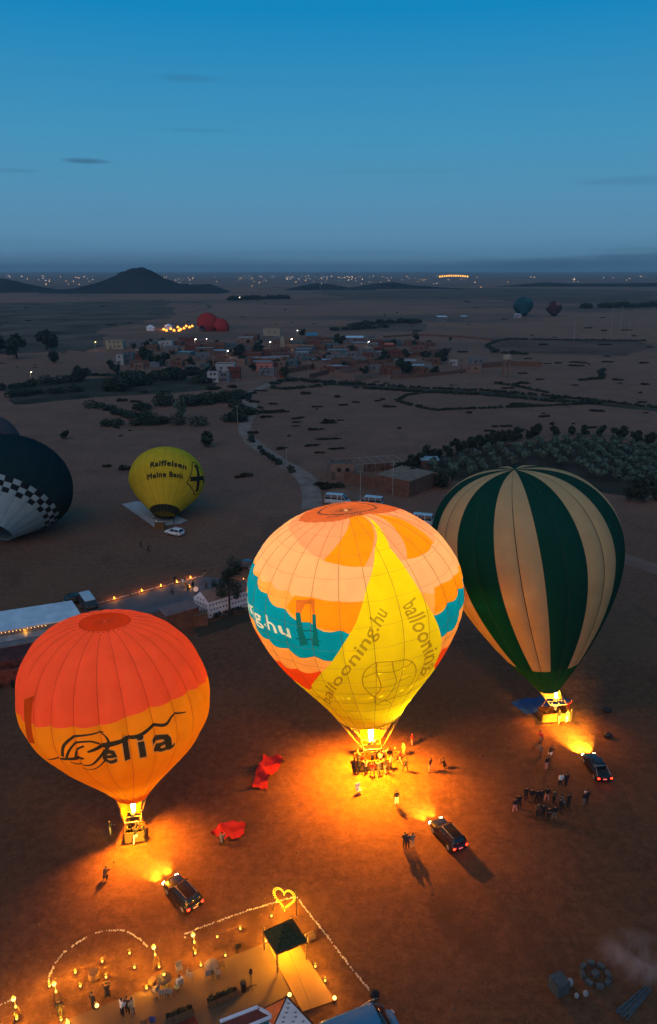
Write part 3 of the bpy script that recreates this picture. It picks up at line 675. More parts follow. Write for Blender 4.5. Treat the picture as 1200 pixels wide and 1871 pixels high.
def lying_basket(root, loc, w=1.5, d=1.2, h=1.1, rz=0.0):
    """a basket lying on its side with its burner frame towards the mouth"""
    R = Matrix.Rotation(rz, 3, 'Z'); loc = Vector(loc); mb = MB()
    for k in range(6): mb.box(loc + R @ Vector((0, -.5 * h + (k + .5) * h / 6, d / 2)), (w + (.03 if k % 2 else 0), h / 6 - .004, d + (.03 if k % 2 else 0)), rz)
    bk = mb.build('basket', M_WICKER, root)
    MB().tube([loc + R @ Vector(p) for p in ((-w / 2, h / 2, .05), (w / 2, h / 2, .05), (w / 2, h / 2, d), (-w / 2, h / 2, d))], .07, 6, closed=True).build('padded_rim', M_WHITE, bk, True)
    fr = MB(); fr.tube([loc + R @ Vector(p) for p in ((-w * .3, h + .7, .3), (w * .3, h + .7, .3), (w * .3, h + .7, d - .2), (-w * .3, h + .7, d - .2))], .04, 5, closed=True)
    for sx in (-1, 1):
        for z in (.3, d - .2): fr.bar(loc + R @ Vector((sx * w * .45, h / 2, z)), loc + R @ Vector((sx * w * .3, h + .7, z)), .05)
    fr.build('burner_frame', M_STEEL, root)
    MB().tube([loc + R @ Vector((0, h + .55, .6)), loc + R @ Vector((0, h + 1.05, .62))], .18, 10).build('burner', M_STEEL, root, True)
lying_basket(bal4, (.1, -6.3, 0), 2.0, 1.3, 1.2)
cables(bal4, [(-.5, -4.9, .6), (.75, -4.9, .6)], r4, .02, 5)
M_SHEET = mat('pale_groundsheet', (.34, .32, .31), .9, .1, .8)
M_BLUET = mat('blue_tarp', (.010, .055, .20), .8, .15, .6)
M_REDT = mat('red_cloth', (.36, .010, .007), .8, .12, .8)
def sheet(name, px, m, label, cat, z=.012, fold=.10, seed=1, group=None):
    """a cloth lying on the ground: outline with real folds"""
    P = [at(*p).to_2d() for p in px]; c = sum(P, Vector((0, 0))) / len(P); bm = bmesh.new(); r = random.Random(seed)
    outl = rough_poly([(p - c) for p in P], .10, 6, seed)
    xs_ = [p[0] for p in outl]; ys_ = [p[1] for p in outl]; inn = []
    A = np.array(outl); E = [(i, (i + 1) % len(outl)) for i in range(len(outl))]
    st = max(.35, (max(xs_) - min(xs_)) / 34)
    for x in np.arange(min(xs_), max(xs_), st):
        for y in np.arange(min(ys_), max(ys_), st): inn.append((x + r.uniform(-.1, .1) * st, y + r.uniform(-.1, .1) * st))
    vs, _, fs, *_ = delaunay_2d_cdt([Vector(p) for p in outl + inn], E, [], 1, 1e-4)
    Q = np.array([tuple(v) for v in vs]); T = [f for f in fs if len(f) == 3]; ok = inside(Q[np.array(T)].mean(1), A, E)
    a1, a2 = r.uniform(0, 3), r.uniform(0, 3)
    def hz(x, y): return z + fold * (max(0, math.sin(x * 2.1 + y * 1.3 + a1)) ** 3 + .8 * max(0, math.sin(-x * 1.2 + y * 2.6 + a2)) ** 4 + .25 * abs(math.sin(x * 5.3 - y * 4.1)))
    me = bpy.data.meshes.new(name); me.from_pydata([(q[0], q[1], hz(*q)) for q in Q], [], [f for f, k in zip(T, ok) if k]); me.materials.append(m)
    bmm = bmesh.new(); bmm.from_mesh(me); bmesh.ops.recalc_face_normals(bmm, faces=bmm.faces); bmm.to_mesh(me); bmm.free()
    me.polygons.foreach_set('use_smooth', [True] * len(me.polygons)); me.update()
    o = link(name, me, loc=(c.x, c.y, 0)); return tag(o, label, cat, group)
sheet('ground_sheet', [(222, 921), (250, 916), (290, 925), (342, 951), (330, 957), (281, 963)], M_SHEET, 'pale sheet spread under the yellow balloon', 'ground sheet', .03, .04, 1)
sheet('blue_tarp', [(932, 1284), (955, 1277), (985, 1274), (1020, 1273), (1046, 1280), (1030, 1292), (1000, 1300), (960, 1305)], M_BLUET, 'blue tarp on the ground behind the basket of the striped balloon', 'tarp', .02, .05, 2)
sheet('red_cloth', [(482, 1384), (506, 1385), (525, 1391), (505, 1410), (490, 1422), (487, 1443), (459, 1442), (466, 1420), (471, 1405)], M_REDT, 'larger crumpled red cloth between the orange and patchwork balloons', 'cloth', .03, .50, 3)
sheet('red_cloth', [(386, 1526), (405, 1507), (425, 1500), (447, 1509), (446, 1526), (428, 1535), (412, 1537), (404, 1530)], M_REDT, 'smaller red cloth with a person crouched at its lower edge', 'cloth', .03, .42, 4)

# --- dark checkered balloon cut off by the left edge, and the pale one behind it
gd = at(20, 985)
bal5 = thing('hot_air_balloon', 'dark teal balloon with a checkered ring and white mouth, lying inflated', 'hot air balloon', gd)
DK = fabric('dark_teal_cloth', (.008, .026, .032), .1); WM = fabric('white_mouth_cloth', (.25, .37, .42), .2); DK2 = fabric('black_check_cloth', (.012, .018, .022), .1)
e5 = math.radians(40)
en5 = Envelope(bal5, (gd.x - 1.2, gd.y - 4.0, 3.1), (.16, math.cos(e5), math.sin(e5)), 11.3, (.85, .95, .31, .35, .25, .85), (0, 0), 20, .0, .010, DK)
en5.below([(-3.1, 1.99), (3.1, 1.99)], WM)
for k in range(40):
    a = -PI + k * PI / 20
    for row in range(3):
        v = 1.80 + row * .095
        en5.poly([(a + .003, v + .003), (a + PI / 20 - .003, v + .003), (a + PI / 20 - .003, v + .092), (a + .003, v + .092)], WM if (k + row) % 2 else DK2)
en5.build(rows=34, sub=4); en5.tapes(mat('dark_tape', (.02, .03, .03), .8), .02)
lying_basket(bal5, (-2.2, -8.2, 0), 3.2, 1.4, 1.2)

r5 = en5.ring(en5.Vmax, 20); cables(bal5, [(-3.2, -6.6, .6), (-1.2, -6.6, .6)], r5, .02, 5)
gp5 = at(-20, 860)
bal6 = thing('hot_air_balloon', 'pale lilac balloon showing behind the dark checkered one', 'hot air balloon', gp5)
en6 = Envelope(bal6, (gp5.x - 2.0, gp5.y - 2, 1.6), (.1, math.cos(e5), math.sin(e5)), 8.6, (.85, .95, .27, .35, .25, .85), (0, 0), 20, 0, .012, fabric('lilac_cloth', (.085, .068, .078), .1))
en6.below([(-3.1, 1.55), (3.1, 1.55)], fabric('plum_cloth', (.05, .022, .035), .1)); en6.build(rows=26, sub=3); lying_basket(bal6, (-3, -8, 0), 2.4, 1.3, 1.2)

# --- two balloons standing up far away, and two red ones lying by the far camp
def far_balloon(px, py, R, elev, az, c1, c2, lab, rows=14):
    p = at(px, py); t = thing('hot_air_balloon', lab, 'hot air balloon', p); e = math.radians(elev)
    E = Envelope(t, (p.x, p.y, R * (.16 if elev > 40 else .28)), (az, math.cos(e), math.sin(e)), R, (.85, 1.0, .25, .3, .3, .85), (0, 0), 16, 0, .015, c1)
    for k in range(0, 16, 4): E.poly([(-PI + k * PI / 8, .1), (-PI + (k + 1.6) * PI / 8, .1), (-PI + (k + 1.6) * PI / 8, 1.6), (-PI + k * PI / 8, 1.6)], c2)
    E.build(rows=rows, sub=2); return t, E
far_balloon(957, 578, 11.5, 55, 0, fabric('petrol_cloth', (.018, .075, .095), .1), fabric('petrol_light', (.03, .10, .11), .1), 'petrol blue balloon half raised far off on the plain, left of the red one')
t7, _ = far_balloon(1012, 578, 9.0, 55, .1, fabric('maroon_cloth', (.06, .028, .032), .1), fabric('pink_cloth', (.20, .115, .11), .1), 'dark red and pink balloon half raised far off, right of the blue one')
far_balloon(370, 606, 10.5, 14, .35, fabric('crimson_cloth', (.36, .035, .035), .2), fabric('crimson_light', (.30, .03, .03), .2), 'crimson balloon lying inflated beyond the village, the taller of two')
far_balloon(392, 606, 8.0, 8, .7, fabric('crimson_cloth', (.36, .035, .035), .2), fabric('crimson_light', (.30, .03, .03), .2), 'crimson balloon lying flatter in front of the taller crimson one, beyond the village')

# ------------------------------------------------------------------ people
def person_mesh(arms='down', legs='stand', lean=0.0):
    """one continuous body grown over a skeleton; material slots: 0 skin 1 top 2 trousers 3 shoes"""
    J = []; E = []; lab = []
    def add(p, r, par=None, l=1):
        J.append((Vector(p), r)); i = len(J) - 1
        if par is not None: E.append((par, i)); lab.append((par, i, l))
        return i
    hz = .93; sit = legs in ('crouch', 'sit')
    if legs == 'crouch': hz = .42
    if legs == 'sit': hz = .50
    ln = lean + (.22 if legs == 'crouch' else 0)
    pel = add((0, 0, hz), (.155, .12)); sp = add((0, ln * .5, hz + .22), (.145, .11), pel, 1); ch = add((0, ln * .9, hz + .42), (.18, .12), sp, 1)
    nk = add((0, ln * 1.1, hz + .56), (.065, .065), ch, 1); h0 = add((0, ln * 1.15 + .01, hz + .64), (.075, .085), nk, 0); h1 = add((0, ln * 1.2 + .015, hz + .73), (.085, .10), h0, 0); add((0, ln * 1.2 + .005, hz + .80), (.06, .07), h1, 0)
    A = {'down': ((.21, .0, .49), (.27, -.02, .22), (.26, .07, -.02)), 'akimbo': ((.21, 0, .49), (.38, -.06, .24), (.20, .07, .10)), 'phone': ((.21, 0, .49), (.27, .06, .24), (.10, .30, .38)),
         'cross': ((.21, 0, .49), (.27, .06, .25), (-.02, .22, .28)), 'raise': ((.21, .02, .50), (.36, .08, .58), (.40, .14, .84)), 'point': ((.21, 0, .49), (.26, .24, .42), (.24, .50, .44)), 'pocket': ((.21, 0, .49), (.29, -.08, .25), (.20, .05, .05)),
         'push': ((.20, .05, .48), (.25, .27, .36), (.20, .50, .36))}
    for sx in (-1, 1):
        a = arms if not isinstance(arms, tuple) else arms[0 if sx < 0 else 1]
        s0, e0, w0 = A[a]; sh = add((sx * s0[0], s0[1] + ln * .9, hz + s0[2]), (.075, .075), ch, 1); el = add((sx * e0[0], e0[1] + ln * .8, hz + e0[2]), (.055, .055), sh, 1)
        wr = add((sx * w0[0], w0[1] + ln * .8, hz + w0[2]), (.042, .042), el, 1); d = (J[wr][0] - J[el][0]).normalized(); add(J[wr][0] + d * .09, (.038, .05), wr, 0)
        hp = add((sx * .10, 0, hz - .06), (.105, .11), pel, 2)
        if legs == 'stand': kn, an = (sx * .115, .015, .50), (sx * .125, -.02, .09)
        elif legs == 'wide': kn, an = (sx * .17, .02, .50), (sx * .24, -.02, .09)
        elif legs == 'walk': kn, an = (sx * .11, sx * .16 + .05, .50), (sx * .11, sx * .30 - .05, .10)
        elif legs == 'sit': kn, an = (sx * .12, .42, .48), (sx * .13, .42, .09)
        else: kn, an = (sx * .17, .32, .46), (sx * .16, .05, .09)
        k = add(kn, (.075, .08), hp, 2); a_ = add(an, (.05, .055), k, 2); t = add((an[0] * 1.08, an[1] + .06, .045), (.05, .04), a_, 3); add((an[0] * 1.12, an[1] + .17, .04), (.045, .035), t, 3)
    me = bpy.data.meshes.new('skeleton'); me.from_pydata([j[0] for j in J], E, []); o = bpy.data.objects.new('skeleton', me); COL.objects.link(o)
    o.modifiers.new('skin', 'SKIN'); sk = me.skin_vertices[0].data
    for i, j in enumerate(J): sk[i].radius = j[1]; sk[i].use_root = i == 0
    sub = o.modifiers.new('sub', 'SUBSURF'); sub.levels = 1; sub.render_levels = 1
    bpy.context.view_layer.update()
    out = bpy.data.meshes.new_from_object(o.evaluated_get(bpy.context.evaluated_depsgraph_get())); bpy.data.objects.remove(o); bpy.data.meshes.remove(me)
    out.materials.clear()
    for k in ('skin', 'cloth_black', 'cloth_black', 'shoe_black'): out.materials.append(PM[k])
    seg = [(J[a][0], J[b][0], l) for a, b, l in lab]
    for p in out.polygons:
        c = p.center; best = (9, 1)
        for a, b, l in seg:
            ab = b - a; t = max(0, min(1, (c - a).dot(ab) / ab.length_squared)); d = (a + ab * t - c).length
            if d < best[0]: best = (d, l)
        l = best[1]
        if l == 2 and c.z < .13 and not sit: l = 3
        p.material_index = l; p.use_smooth = True
    out.name = 'person'
    hb = MB(); hc = J[5][0]; hb.ball(hc + Vector((0, -.015, .055)), .098, 2, sc=(1, 1.12, .80)); hair = hb.mesh('hair', PM['hair'], True)
    return out, hair
def cloth(n, c): return mat('cloth_' + n, c, .85, .15, 6)
PM = dict(skin=mat('skin', (.30, .17, .11), .6, .08), hair=mat('hair_dark', (.012, .010, .009), .6), shoe_black=mat('shoe_black', (.02, .02, .022), .6))
for n, c in dict(black=(.014, .014, .017), navy=(.018, .024, .05), grey=(.12, .12, .125), white=(.62, .62, .62), beige=(.34, .27, .19), red=(.42, .02, .02), brown=(.09, .05, .03), denim=(.04, .06, .11), khaki=(.14, .12, .07), tan=(.40, .27, .15), pink=(.45, .22, .22)).items(): PM['cloth_' + n] = cloth(n, c)
POSES = {}
for key, (a, l, le) in dict(stand=('down', 'stand', .0), pocket=('pocket', 'stand', 0), akimbo=('akimbo', 'wide', 0), phone=('phone', 'stand', .03), cross=('cross', 'stand', 0), walk=('down', 'walk', .05), raise_=('raise', 'stand', 0), point=(('down', 'point'), 'stand', 0),
                             crouch=('push', 'crouch', .05), sit=('pocket', 'sit', .02), push=('push', 'walk', .14), wide=('pocket', 'wide', 0)).items(): POSES[key] = person_mesh(a, l, le)
def person(p, pose, face, top, legs, label, h=1.0, z=0.0, group=None, hair=None):
    """p: photo position of the feet (or a place); face: heading in degrees, 0 looks away from the camera"""
    loc = at(*p) if len(p) == 2 else Vector(p); bm_, hm = POSES[pose]
    o = link('person', bm_); o.location = (loc.x, loc.y, loc.z + z); o.rotation_euler = (0, 0, math.radians(face)); o.scale = (h, h, h)
    for i, m in ((1, PM['cloth_' + top]), (2, PM['cloth_' + legs])): o.material_slots[i].link = 'OBJECT'; o.material_slots[i].material = m
    hh = link('hair', hm, o)
    if hair: hh.material_slots[0].link = 'OBJECT'; hh.material_slots[0].material = PM[hair]
    tag(o, label, 'person', group); return o
G1 = 'people around the patchwork balloon'; G2 = 'group of passengers waiting by the pickup'; G3 = 'people in the camp'; G4 = 'people on the paved yard'
for a in (
 ((740, 1410), 'walk', -60, 'black', 'black', 'person in dark clothes walking just right of the lit basket'),
 ((721, 1388), 'stand', 90, 'black', 'brown', 'person in dark clothes standing beside the right end of the lit basket'),
 ((731, 1396), 'push', 60, 'red', 'tan', 'person in red bending over between the basket and the walking figure'),
 ((737, 1380), 'stand', 120, 'tan', 'tan', 'person in pale clothes behind the right side of the lit basket'),
 ((752, 1362), 'stand', 100, 'red', 'pink', 'person at the edge of the lit ground, furthest behind the patchwork balloon'),
 ((785, 1409), 'wide', 60, 'black', 'tan', 'person in black top and pale trousers alone right of the lit basket'),
 ((814, 1403), 'crouch', 80, 'black', 'black', 'person crouching alone furthest right on the orange lit ground'),
 ((724, 1470), 'stand', 20, 'black', 'white', 'person in dark jacket and white trousers between the basket and the black car'),
 ((739, 1549), 'phone', 20, 'black', 'black', 'person in black on the left of the trio beside the black car'),
 ((744, 1551), 'stand', 10, 'navy', 'black', 'person in dark navy in the middle of the trio beside the black car'),
 ((753, 1550), 'phone', 15, 'grey', 'tan', 'person in grey top and tan trousers, right of the trio beside the black car'),
 ((655, 1413), 'push', 0, 'black', 'black', 'person in black holding the left corner of the lit basket'),
 ((668, 1414), 'push', 0, 'tan', 'black', 'person in pale top leaning on the front of the lit basket, left of its middle'),
 ((680, 1417), 'wide', 170, 'red', 'khaki', 'person in red before the middle of the lit basket'),
 ((692, 1416), 'push', 10, 'grey', 'khaki', 'person in grey holding the front of the lit basket, right of its middle'),
 ((703, 1412), 'push', 30, 'brown', 'beige', 'person in brown by the right front of the lit basket'),
 ((713, 1405), 'akimbo', 60, 'pink', 'brown', 'person in pink at the right end of the lit basket'),
): person(*a, group=G1)
for k, (dx, dy, top, po, lb) in enumerate(((-1.4, .1, 'tan', 'raise_', 'passenger in tan with arms up at the left end of the lit basket'), (-.9, -.35, 'red', 'stand', 'passenger in red in the lit basket, second from the left'), (-.75, .4, 'brown', 'stand', 'passenger in brown at the back of the lit basket on the left'),
     (.1, -.3, 'black', 'raise_', 'pilot in black reaching up to the burner in the lit basket'), (.75, .35, 'black', 'stand', 'passenger in black at the back of the lit basket on the right'), (.95, -.35, 'white', 'stand', 'passenger in white in the lit basket, second from the right'), (1.4, .15, 'pink', 'raise_', 'passenger in pink with arms up at the right end of the lit basket'))):
    person((gm.x + dx, gm.y + dy + dx * .14, .12), po, rnd.uniform(-180, 180), top, 'black', lb, group='passengers in the lit basket')
for a in (((202, 1525), 'point', -85, 'black', 'grey', 'person in black pointing at the basket of the orange balloon'), ((231, 1536), 'push', -50, 'black', 'black', 'person in black holding the left side of the orange balloon basket'), ((248, 1540), 'push', 0, 'black', 'white', 'person in black top and white trousers before the orange balloon basket'),
          ((264, 1535), 'push', 50, 'black', 'black', 'person in black holding the right side of the orange balloon basket'), ((191, 1608), 'crouch', -20, 'brown', 'black', 'person crouching on the dim ground below the orange balloon'), ((405, 1545), 'crouch', 0, 'grey', 'black', 'person in grey crouching at the edge of the smaller red cloth')):
    person(*a)
for dx, dy, top, lb in ((-.5, .2, 'black', 'passenger in black at the left of the orange balloon basket'), (.1, .3, 'grey', 'pilot in grey under the burner of the orange balloon'), (.55, .1, 'brown', 'passenger in brown at the right of the orange balloon basket')):
    person((gl.x + dx, gl.y + dy, .12), 'stand', rnd.uniform(-90, 90), top, 'black', lb)
for a in (((1021, 1321), 'push', 0, 'black', 'tan', 'person in dark top leaning on the front of the striped balloon basket'), ((1035, 1320), 'pocket', 20, 'grey', 'white', 'person in grey standing at the right front corner of the striped balloon basket'), ((1042, 1318), 'stand', 60, 'black', 'black', 'person in black at the right end of the striped balloon basket'),
          ((1036, 1304), 'raise_', 0, 'red', 'red', 'person in red behind the right end of the striped balloon basket')): person(*a)
person((gg.x + .1, gg.y + .2, .12), 'raise_', 0, 'white', 'black', 'pilot in white under the burner of the striped balloon')
for a in (
 ((991, 1353), 'crouch', 60, 'red', 'grey', 'person in red crouching nearest the striped balloon basket, left of the headlight beam'), ((990, 1375), 'crouch', 90, 'grey', 'grey', 'person in grey crouching below the one in red'),
 ((1003, 1381), 'crouch', -60, 'black', 'white', 'person in black bending beside the headlight beam'), ((998, 1406), 'stand', 30, 'black', 'pink', 'person in black standing alone between the beam and the crowd'),
 ((1023, 1438), 'pocket', 10, 'white', 'black', 'person with a white bag, left of the pair beside the pickup'), ((1033, 1437), 'stand', 15, 'black', 'black', 'person in black, right of the pair beside the pickup'),
 ((940, 1484), 'akimbo', 20, 'black', 'pink', 'person with elbows out and pale legs at the far left of the crowd'), ((948, 1478), 'phone', 10, 'black', 'black', 'person in black second from the left of the crowd'),
 ((960, 1463), 'stand', 0, 'black', 'black', 'person in black at the left of the back row of the crowd'), ((970, 1466), 'wide', 10, 'black', 'brown', 'person second from the left in the back row of the crowd'),
 ((980, 1468), 'pocket', -5, 'black', 'black', 'person third from the left in the back row of the crowd'), ((988, 1467), 'stand', 5, 'black', 'black', 'person fourth from the left in the back row of the crowd'),
 ((998, 1464), 'akimbo', 0, 'black', 'pink', 'person with bare pale legs at the right of the back row of the crowd'), ((1011, 1469), 'cross', 20, 'brown', 'black', 'person in brown behind the front row of the crowd'),
 ((982, 1493), 'stand', 5, 'brown', 'black', 'person in brown, leftmost of the front row of the crowd'), ((991, 1495), 'pocket', -5, 'black', 'black', 'person second from the left in the front row of the crowd'),
 ((1001, 1500), 'phone', 180, 'black', 'black', 'person standing nearest the camera in the front row of the crowd'), ((1012, 1498), 'wide', 0, 'black', 'grey', 'person rightmost in the front row of the crowd'),
 ((1023, 1485), 'walk', 40, 'black', 'black', 'person in black stooping just right of the front row of the crowd'), ((1030, 1474), 'crouch', 40, 'grey', 'black', 'person in grey crouching at the right of the crowd'),
 ((1038, 1475), 'cross', 20, 'black', 'black', 'tall person in black at the right of the crowd'), ((1066, 1472), 'stand', 30, 'black', 'grey', 'person with pale hair, left of the pair apart on the right', ), ((1071, 1469), 'pocket', 20, 'black', 'black', 'person in black, right of the pair apart on the right')):
    o = person(*a, group=G2)
    if 'pale hair' in a[5]: o.children[0].material_slots[0].link = 'OBJECT'; o.children[0].material_slots[0].material = PM['cloth_white']
for a in (((224, 1857), 'phone', -40, 'white', 'black', 'person in white shirt and black trousers on the terrace, left of the trio'), ((234, 1853), 'stand', 160, 'brown', 'black', 'person in brown between the two others of the terrace trio'), ((244, 1856), 'phone', 60, 'beige', 'grey', 'person in beige jacket on the terrace, right of the trio'),
          ((329, 1806), 'sit', 40, 'white', 'grey', 'person in white sitting at the lantern-lit table'), ((197, 1825), 'crouch', 20, 'black', 'black', 'person in black crouching at the terrace edge behind the trio'), ((171, 1845), 'stand', -30, 'black', 'black', 'person in black beside the round globe lantern'),
          ((111, 1858), 'stand', 10, 'black', 'black', 'person in black between the two bright tripod lamps at lower left')): person(*a, group=G3)
for a in (((315, 1088), 'pocket', 10, 'grey', 'black', 'person in pale top alone in the middle of the paved yard'), ((335, 1073), 'stand', -30, 'white', 'beige', 'person in white, leftmost round the yard fire'), ((339, 1074), 'cross', -20, 'beige', 'brown', 'person in beige beside the yard fire'), ((343, 1080), 'crouch', -20, 'black', 'black', 'person in black crouching before the yard fire'),
          ((353, 1078), 'stand', 60, 'black', 'black', 'person in black right of the yard fire'), ((377, 1078), 'walk', -70, 'black', 'black', 'person in black walking on the yard right of the fire'), ((388, 1077), 'stand', 80, 'black', 'brown', 'left person of the dark pair beside the tall tree'), ((393, 1080), 'pocket', 60, 'black', 'black', 'right person of the dark pair beside the tall tree'),
          ((320, 1067), 'stand', 20, 'black', 'black', 'person in black by the white edging of the yard'), ((374, 1054), 'stand', -40, 'black', 'grey', 'person in black at the far end of the white yard edging')): person(*a, group=G4)
for a in (((286, 957), 'push', 90, 'black', 'white', 'person in black left of the basket of the yellow balloon'), ((318, 957), 'stand', 120, 'black', 'black', 'person in black right of the basket of the yellow balloon'), ((258, 1001), 'walk', 90, 'black', 'black', 'person in black walking on the dark field, left of two'), ((271, 1010), 'push', -60, 'black', 'black', 'person in black leaning forward on the dark field, right of two')): person(*a)

# ------------------------------------------------------------------ vehicles
M_TAIL = glow('tail_light', (1.0, .025, .008), 9); M_TAILOFF = mat('tail_light_off', (.25, .01, .01), .3)
M_HEAD = glow('head_light', (1.0, .75, .35), 40); M_HEADOFF = mat('head_light_off', (.5, .5, .5), .2)
M_PLATE = mat('number_plate', (.55, .54, .50), .5)
def paint(n, c): return mat('paint_' + n, c, .22, .05, 1, spec=.5)
PAINT = dict(black=paint('black', (.010, .010, .012)), white=paint('white', (.62, .64, .66)), blue=paint('blue', (.03, .16, .30)), silver=paint('silver', (.40, .44, .47)), grey=paint('grey', (.05, .06, .07)))
def rrect(hw, z0, z1, y, r=.12):
    r = min(r, hw * .45, (z1 - z0) * .45); P = []
    for cx, cz, a0 in ((hw - r, z1 - r, 0), (-hw + r, z1 - r, PI / 2), (-hw + r, z0 + r, PI), (hw - r, z0 + r, 1.5 * PI)):
        for k in range(3): a = a0 + k * PI / 4; P.append((cx + r * math.cos(a), y, cz + r * math.sin(a)))
    return P
def rplan(hw, y0, y1, z, r=.22):
    P = []
    for cx, cy, a0 in ((hw - r, y1 - r, 0), (-hw + r, y1 - r, PI / 2), (-hw + r, y0 + r, PI), (hw - r, y0 + r, 1.5 * PI)):
        for k in range(3): a = a0 + k * PI / 4; P.append((cx + r * math.cos(a), cy + r * math.sin(a), z))
    return P
def vehicle(name, label, cat, p, heading, col, style='suv', lit=True, beam=0.0, group=None):
    """heading in degrees, 0 drives away from the camera"""
    loc = at(*p); t = thing(name, label, cat, loc, math.radians(heading), group); pm = PAINT[col]; h = {}
    S = dict(suv=dict(L=4.75, W=1.92, body=[(-2.37, .66, .50, .92), (-2.28, .90, .36, 1.02), (-1.6, .96, .32, 1.08), (0, .96, .30, 1.06), (1.0, .95, .32, 1.04), (1.9, .92, .34, .98), (2.25, .84, .38, .86), (2.38, .66, .44, .74)],
                      cab=[(.90, -2.20, 1.10, 1.05), (.86, -2.12, .80, 1.30), (.72, -1.92, .28, 1.66)], ax=(-1.42, 1.42), wr=.37),
             car=dict(L=4.2, W=1.75, body=[(-2.08, .60, .46, .86), (-2.0, .82, .34, .94), (-1.3, .87, .30, .98), (0, .87, .28, .96), (1.0, .86, .30, .93), (1.7, .83, .32, .86), (2.0, .74, .36, .74), (2.1, .58, .42, .64)],
                      cab=[(.82, -1.95, 1.0, .93), (.78, -1.85, .70, 1.15), (.64, -1.55, .20, 1.47)], ax=(-1.25, 1.25), wr=.31),
             pickup=dict(L=5.3, W=1.88, body=[(-2.65, .80, .50, 1.04), (-2.6, .92, .42, 1.08), (-1.6, .94, .38, 1.08), (0, .94, .36, 1.08), (1.1, .93, .38, 1.06), (2.1, .90, .40, 1.0), (2.5, .82, .44, .88), (2.64, .64, .50, .78)],
                         cab=[(.88, -.95, 1.35, 1.06), (.84, -.88, 1.0, 1.30), (.70, -.75, .50, 1.70)], ax=(-1.6, 1.65), wr=.38),
             van=dict(L=5.9, W=2.02, body=[(-2.95, .92, .46, 1.25), (-2.9, .99, .36, 1.35), (-1.5, 1.01, .34, 1.38), (1.0, 1.01, .34, 1.38), (2.0, 1.0, .34, 1.30), (2.5, .95, .36, 1.10), (2.85, .84, .40, .95), (2.97, .64, .46, .80)],
                      cab=[(.97, -2.92, 2.30, 1.33), (.95, -2.90, 2.0, 1.75), (.84, -2.80, 1.25, 2.42)], ax=(-1.75, 1.85), wr=.35))[style]
    b = MB().loft([rrect(w, z0, z1, y, .14) for y, w, z0, z1 in S['body']]).build('body', pm, t, True)
    c = S['cab']; MB().loft([rplan(w, a, e, z) for w, a, e, z in c]).build('window_band', M_GLASS, t, True)
    top = c[-1]; z = top[3]
    MB().loft([rplan(top[0] + .01, top[1] - .02, top[2] + .02, z - .015), rplan(top[0] + .0, top[1], top[2], z + .035), rplan(top[0] - .12, top[1] + .12, top[2] - .12, z + .06)]).build('roof', pm, t, True)
    mid = c[0]
    def pillar(a, b, w): MB().bar(a, b, w).build('pillar', pm, t)
    ends = [mid[1] + .05, mid[2] - .06]
    for sx in (-1, 1):
        for a, bb in ((mid[1] + .02, top[1] + .06), (mid[2] - .04, top[2] - .06)): pillar((sx * (mid[0] + .004), a, mid[3]), (sx * (top[0] + .004), bb, z), .07)
        n = {'suv': (-.9, .05), 'car': (-.55,), 'pickup': (.2,), 'van': (-1.4, .1, 1.1)}[style]
        for y in n: pillar((sx * (mid[0] + .01), y, mid[3]), (sx * (top[0] + .01), y * .93 - .03, z), .06 if style != 'van' else .12)
        if style == 'suv': MB().bar((sx * .62, top[1] + .15, z + .09), (sx * .62, top[2] - .15, z + .09), .035).build('roof_rail', M_STEEL, t)
    if style == 'pickup':
        bed = MB(); bed.box((0, -1.82, 1.085), (1.55, 1.5, .02)); bed.build('load_bed', M_BLACK, t)
        rb = MB(); rb.tube([(-.82, -1.05, 1.08), (-.70, -1.15, 1.74), (.70, -1.15, 1.74), (.82, -1.05, 1.08)], .035, 6)
        for sx in (-1, 1): rb.tube([(sx * .70, -1.15, 1.72), (sx * .84, -2.3, 1.10)], .035, 6)
        rb.build('roll_bar', M_STEEL, t, True)
    for y in S['ax']:
        for sx in (-1, 1):
            w = MB(); x = sx * (S['W'] / 2 - .10); w.tube([(x - .11, y, S['wr']), (x + .11, y, S['wr'])], S['wr'], 16); tw = w.build('wheel', M_TYRE, t, True)
            r = MB(); r.tube([(x + sx * .10, y, S['wr']), (x + sx * .125, y, S['wr'])], S['wr'] * .66, 10); r.build('rim', M_RIM, tw)
    yb, yf = S['body'][1][0], S['body'][-3][0]; zt = S['body'][1][3] - .16; wt_ = S['body'][1][1]
    for sx in (-1, 1):
        MB().box((sx * (wt_ - .12), yb - .035, zt), (.26, .10, .20)).build('tail_light', M_TAIL if lit else M_TAILOFF, t)
        MB().box((sx * (S['body'][-2][1] - .10), S['body'][-2][0] + .04, S['body'][-2][3] - .14), (.30, .12, .15), rz=-sx * .3).build('headlight', M_HEAD if beam else M_HEADOFF, t)
        MB().box((sx * (S['W'] / 2 + .08), mid[2] - .35, mid[3] + .09), (.18, .10, .15)).build('mirror', pm, t)
    MB().box((0, S['body'][0][0] - .02, zt - .12), (.52, .03, .13)).build('number_plate', M_PLATE, t)
    if beam:
        for sx in (-1, 1):
            lamp('headlight_beam', t, (sx * .6, S['body'][-1][0] + .12, .78), beam, (1.0, .50, .03), .06, 'SPOT', math.radians(64), 1.0, (math.radians(80), 0, 0))
    if lit:
        lamp('tail_glow', t, (0, S['body'][0][0] - .3, .8), 9, (1, .05, .02), .2)
    return t
vehicle('suv', 'black SUV with red tail lights below the patchwork balloon', 'car', (817, 1533), 27, 'black', 'suv', True, 9000).scale = (.88, .88, .88)
vehicle('suv', 'black SUV with red tail lights below the orange balloon, above the white edging', 'car', (334, 1641), 43, 'black', 'suv', True, 11000).scale = (.88, .88, .88)
vehicle('pickup_truck', 'black pickup with its headlights shining at the striped balloon', 'pickup', (1088, 1409), 4, 'black', 'pickup', True, 40000).scale = (.86, .84, .86)
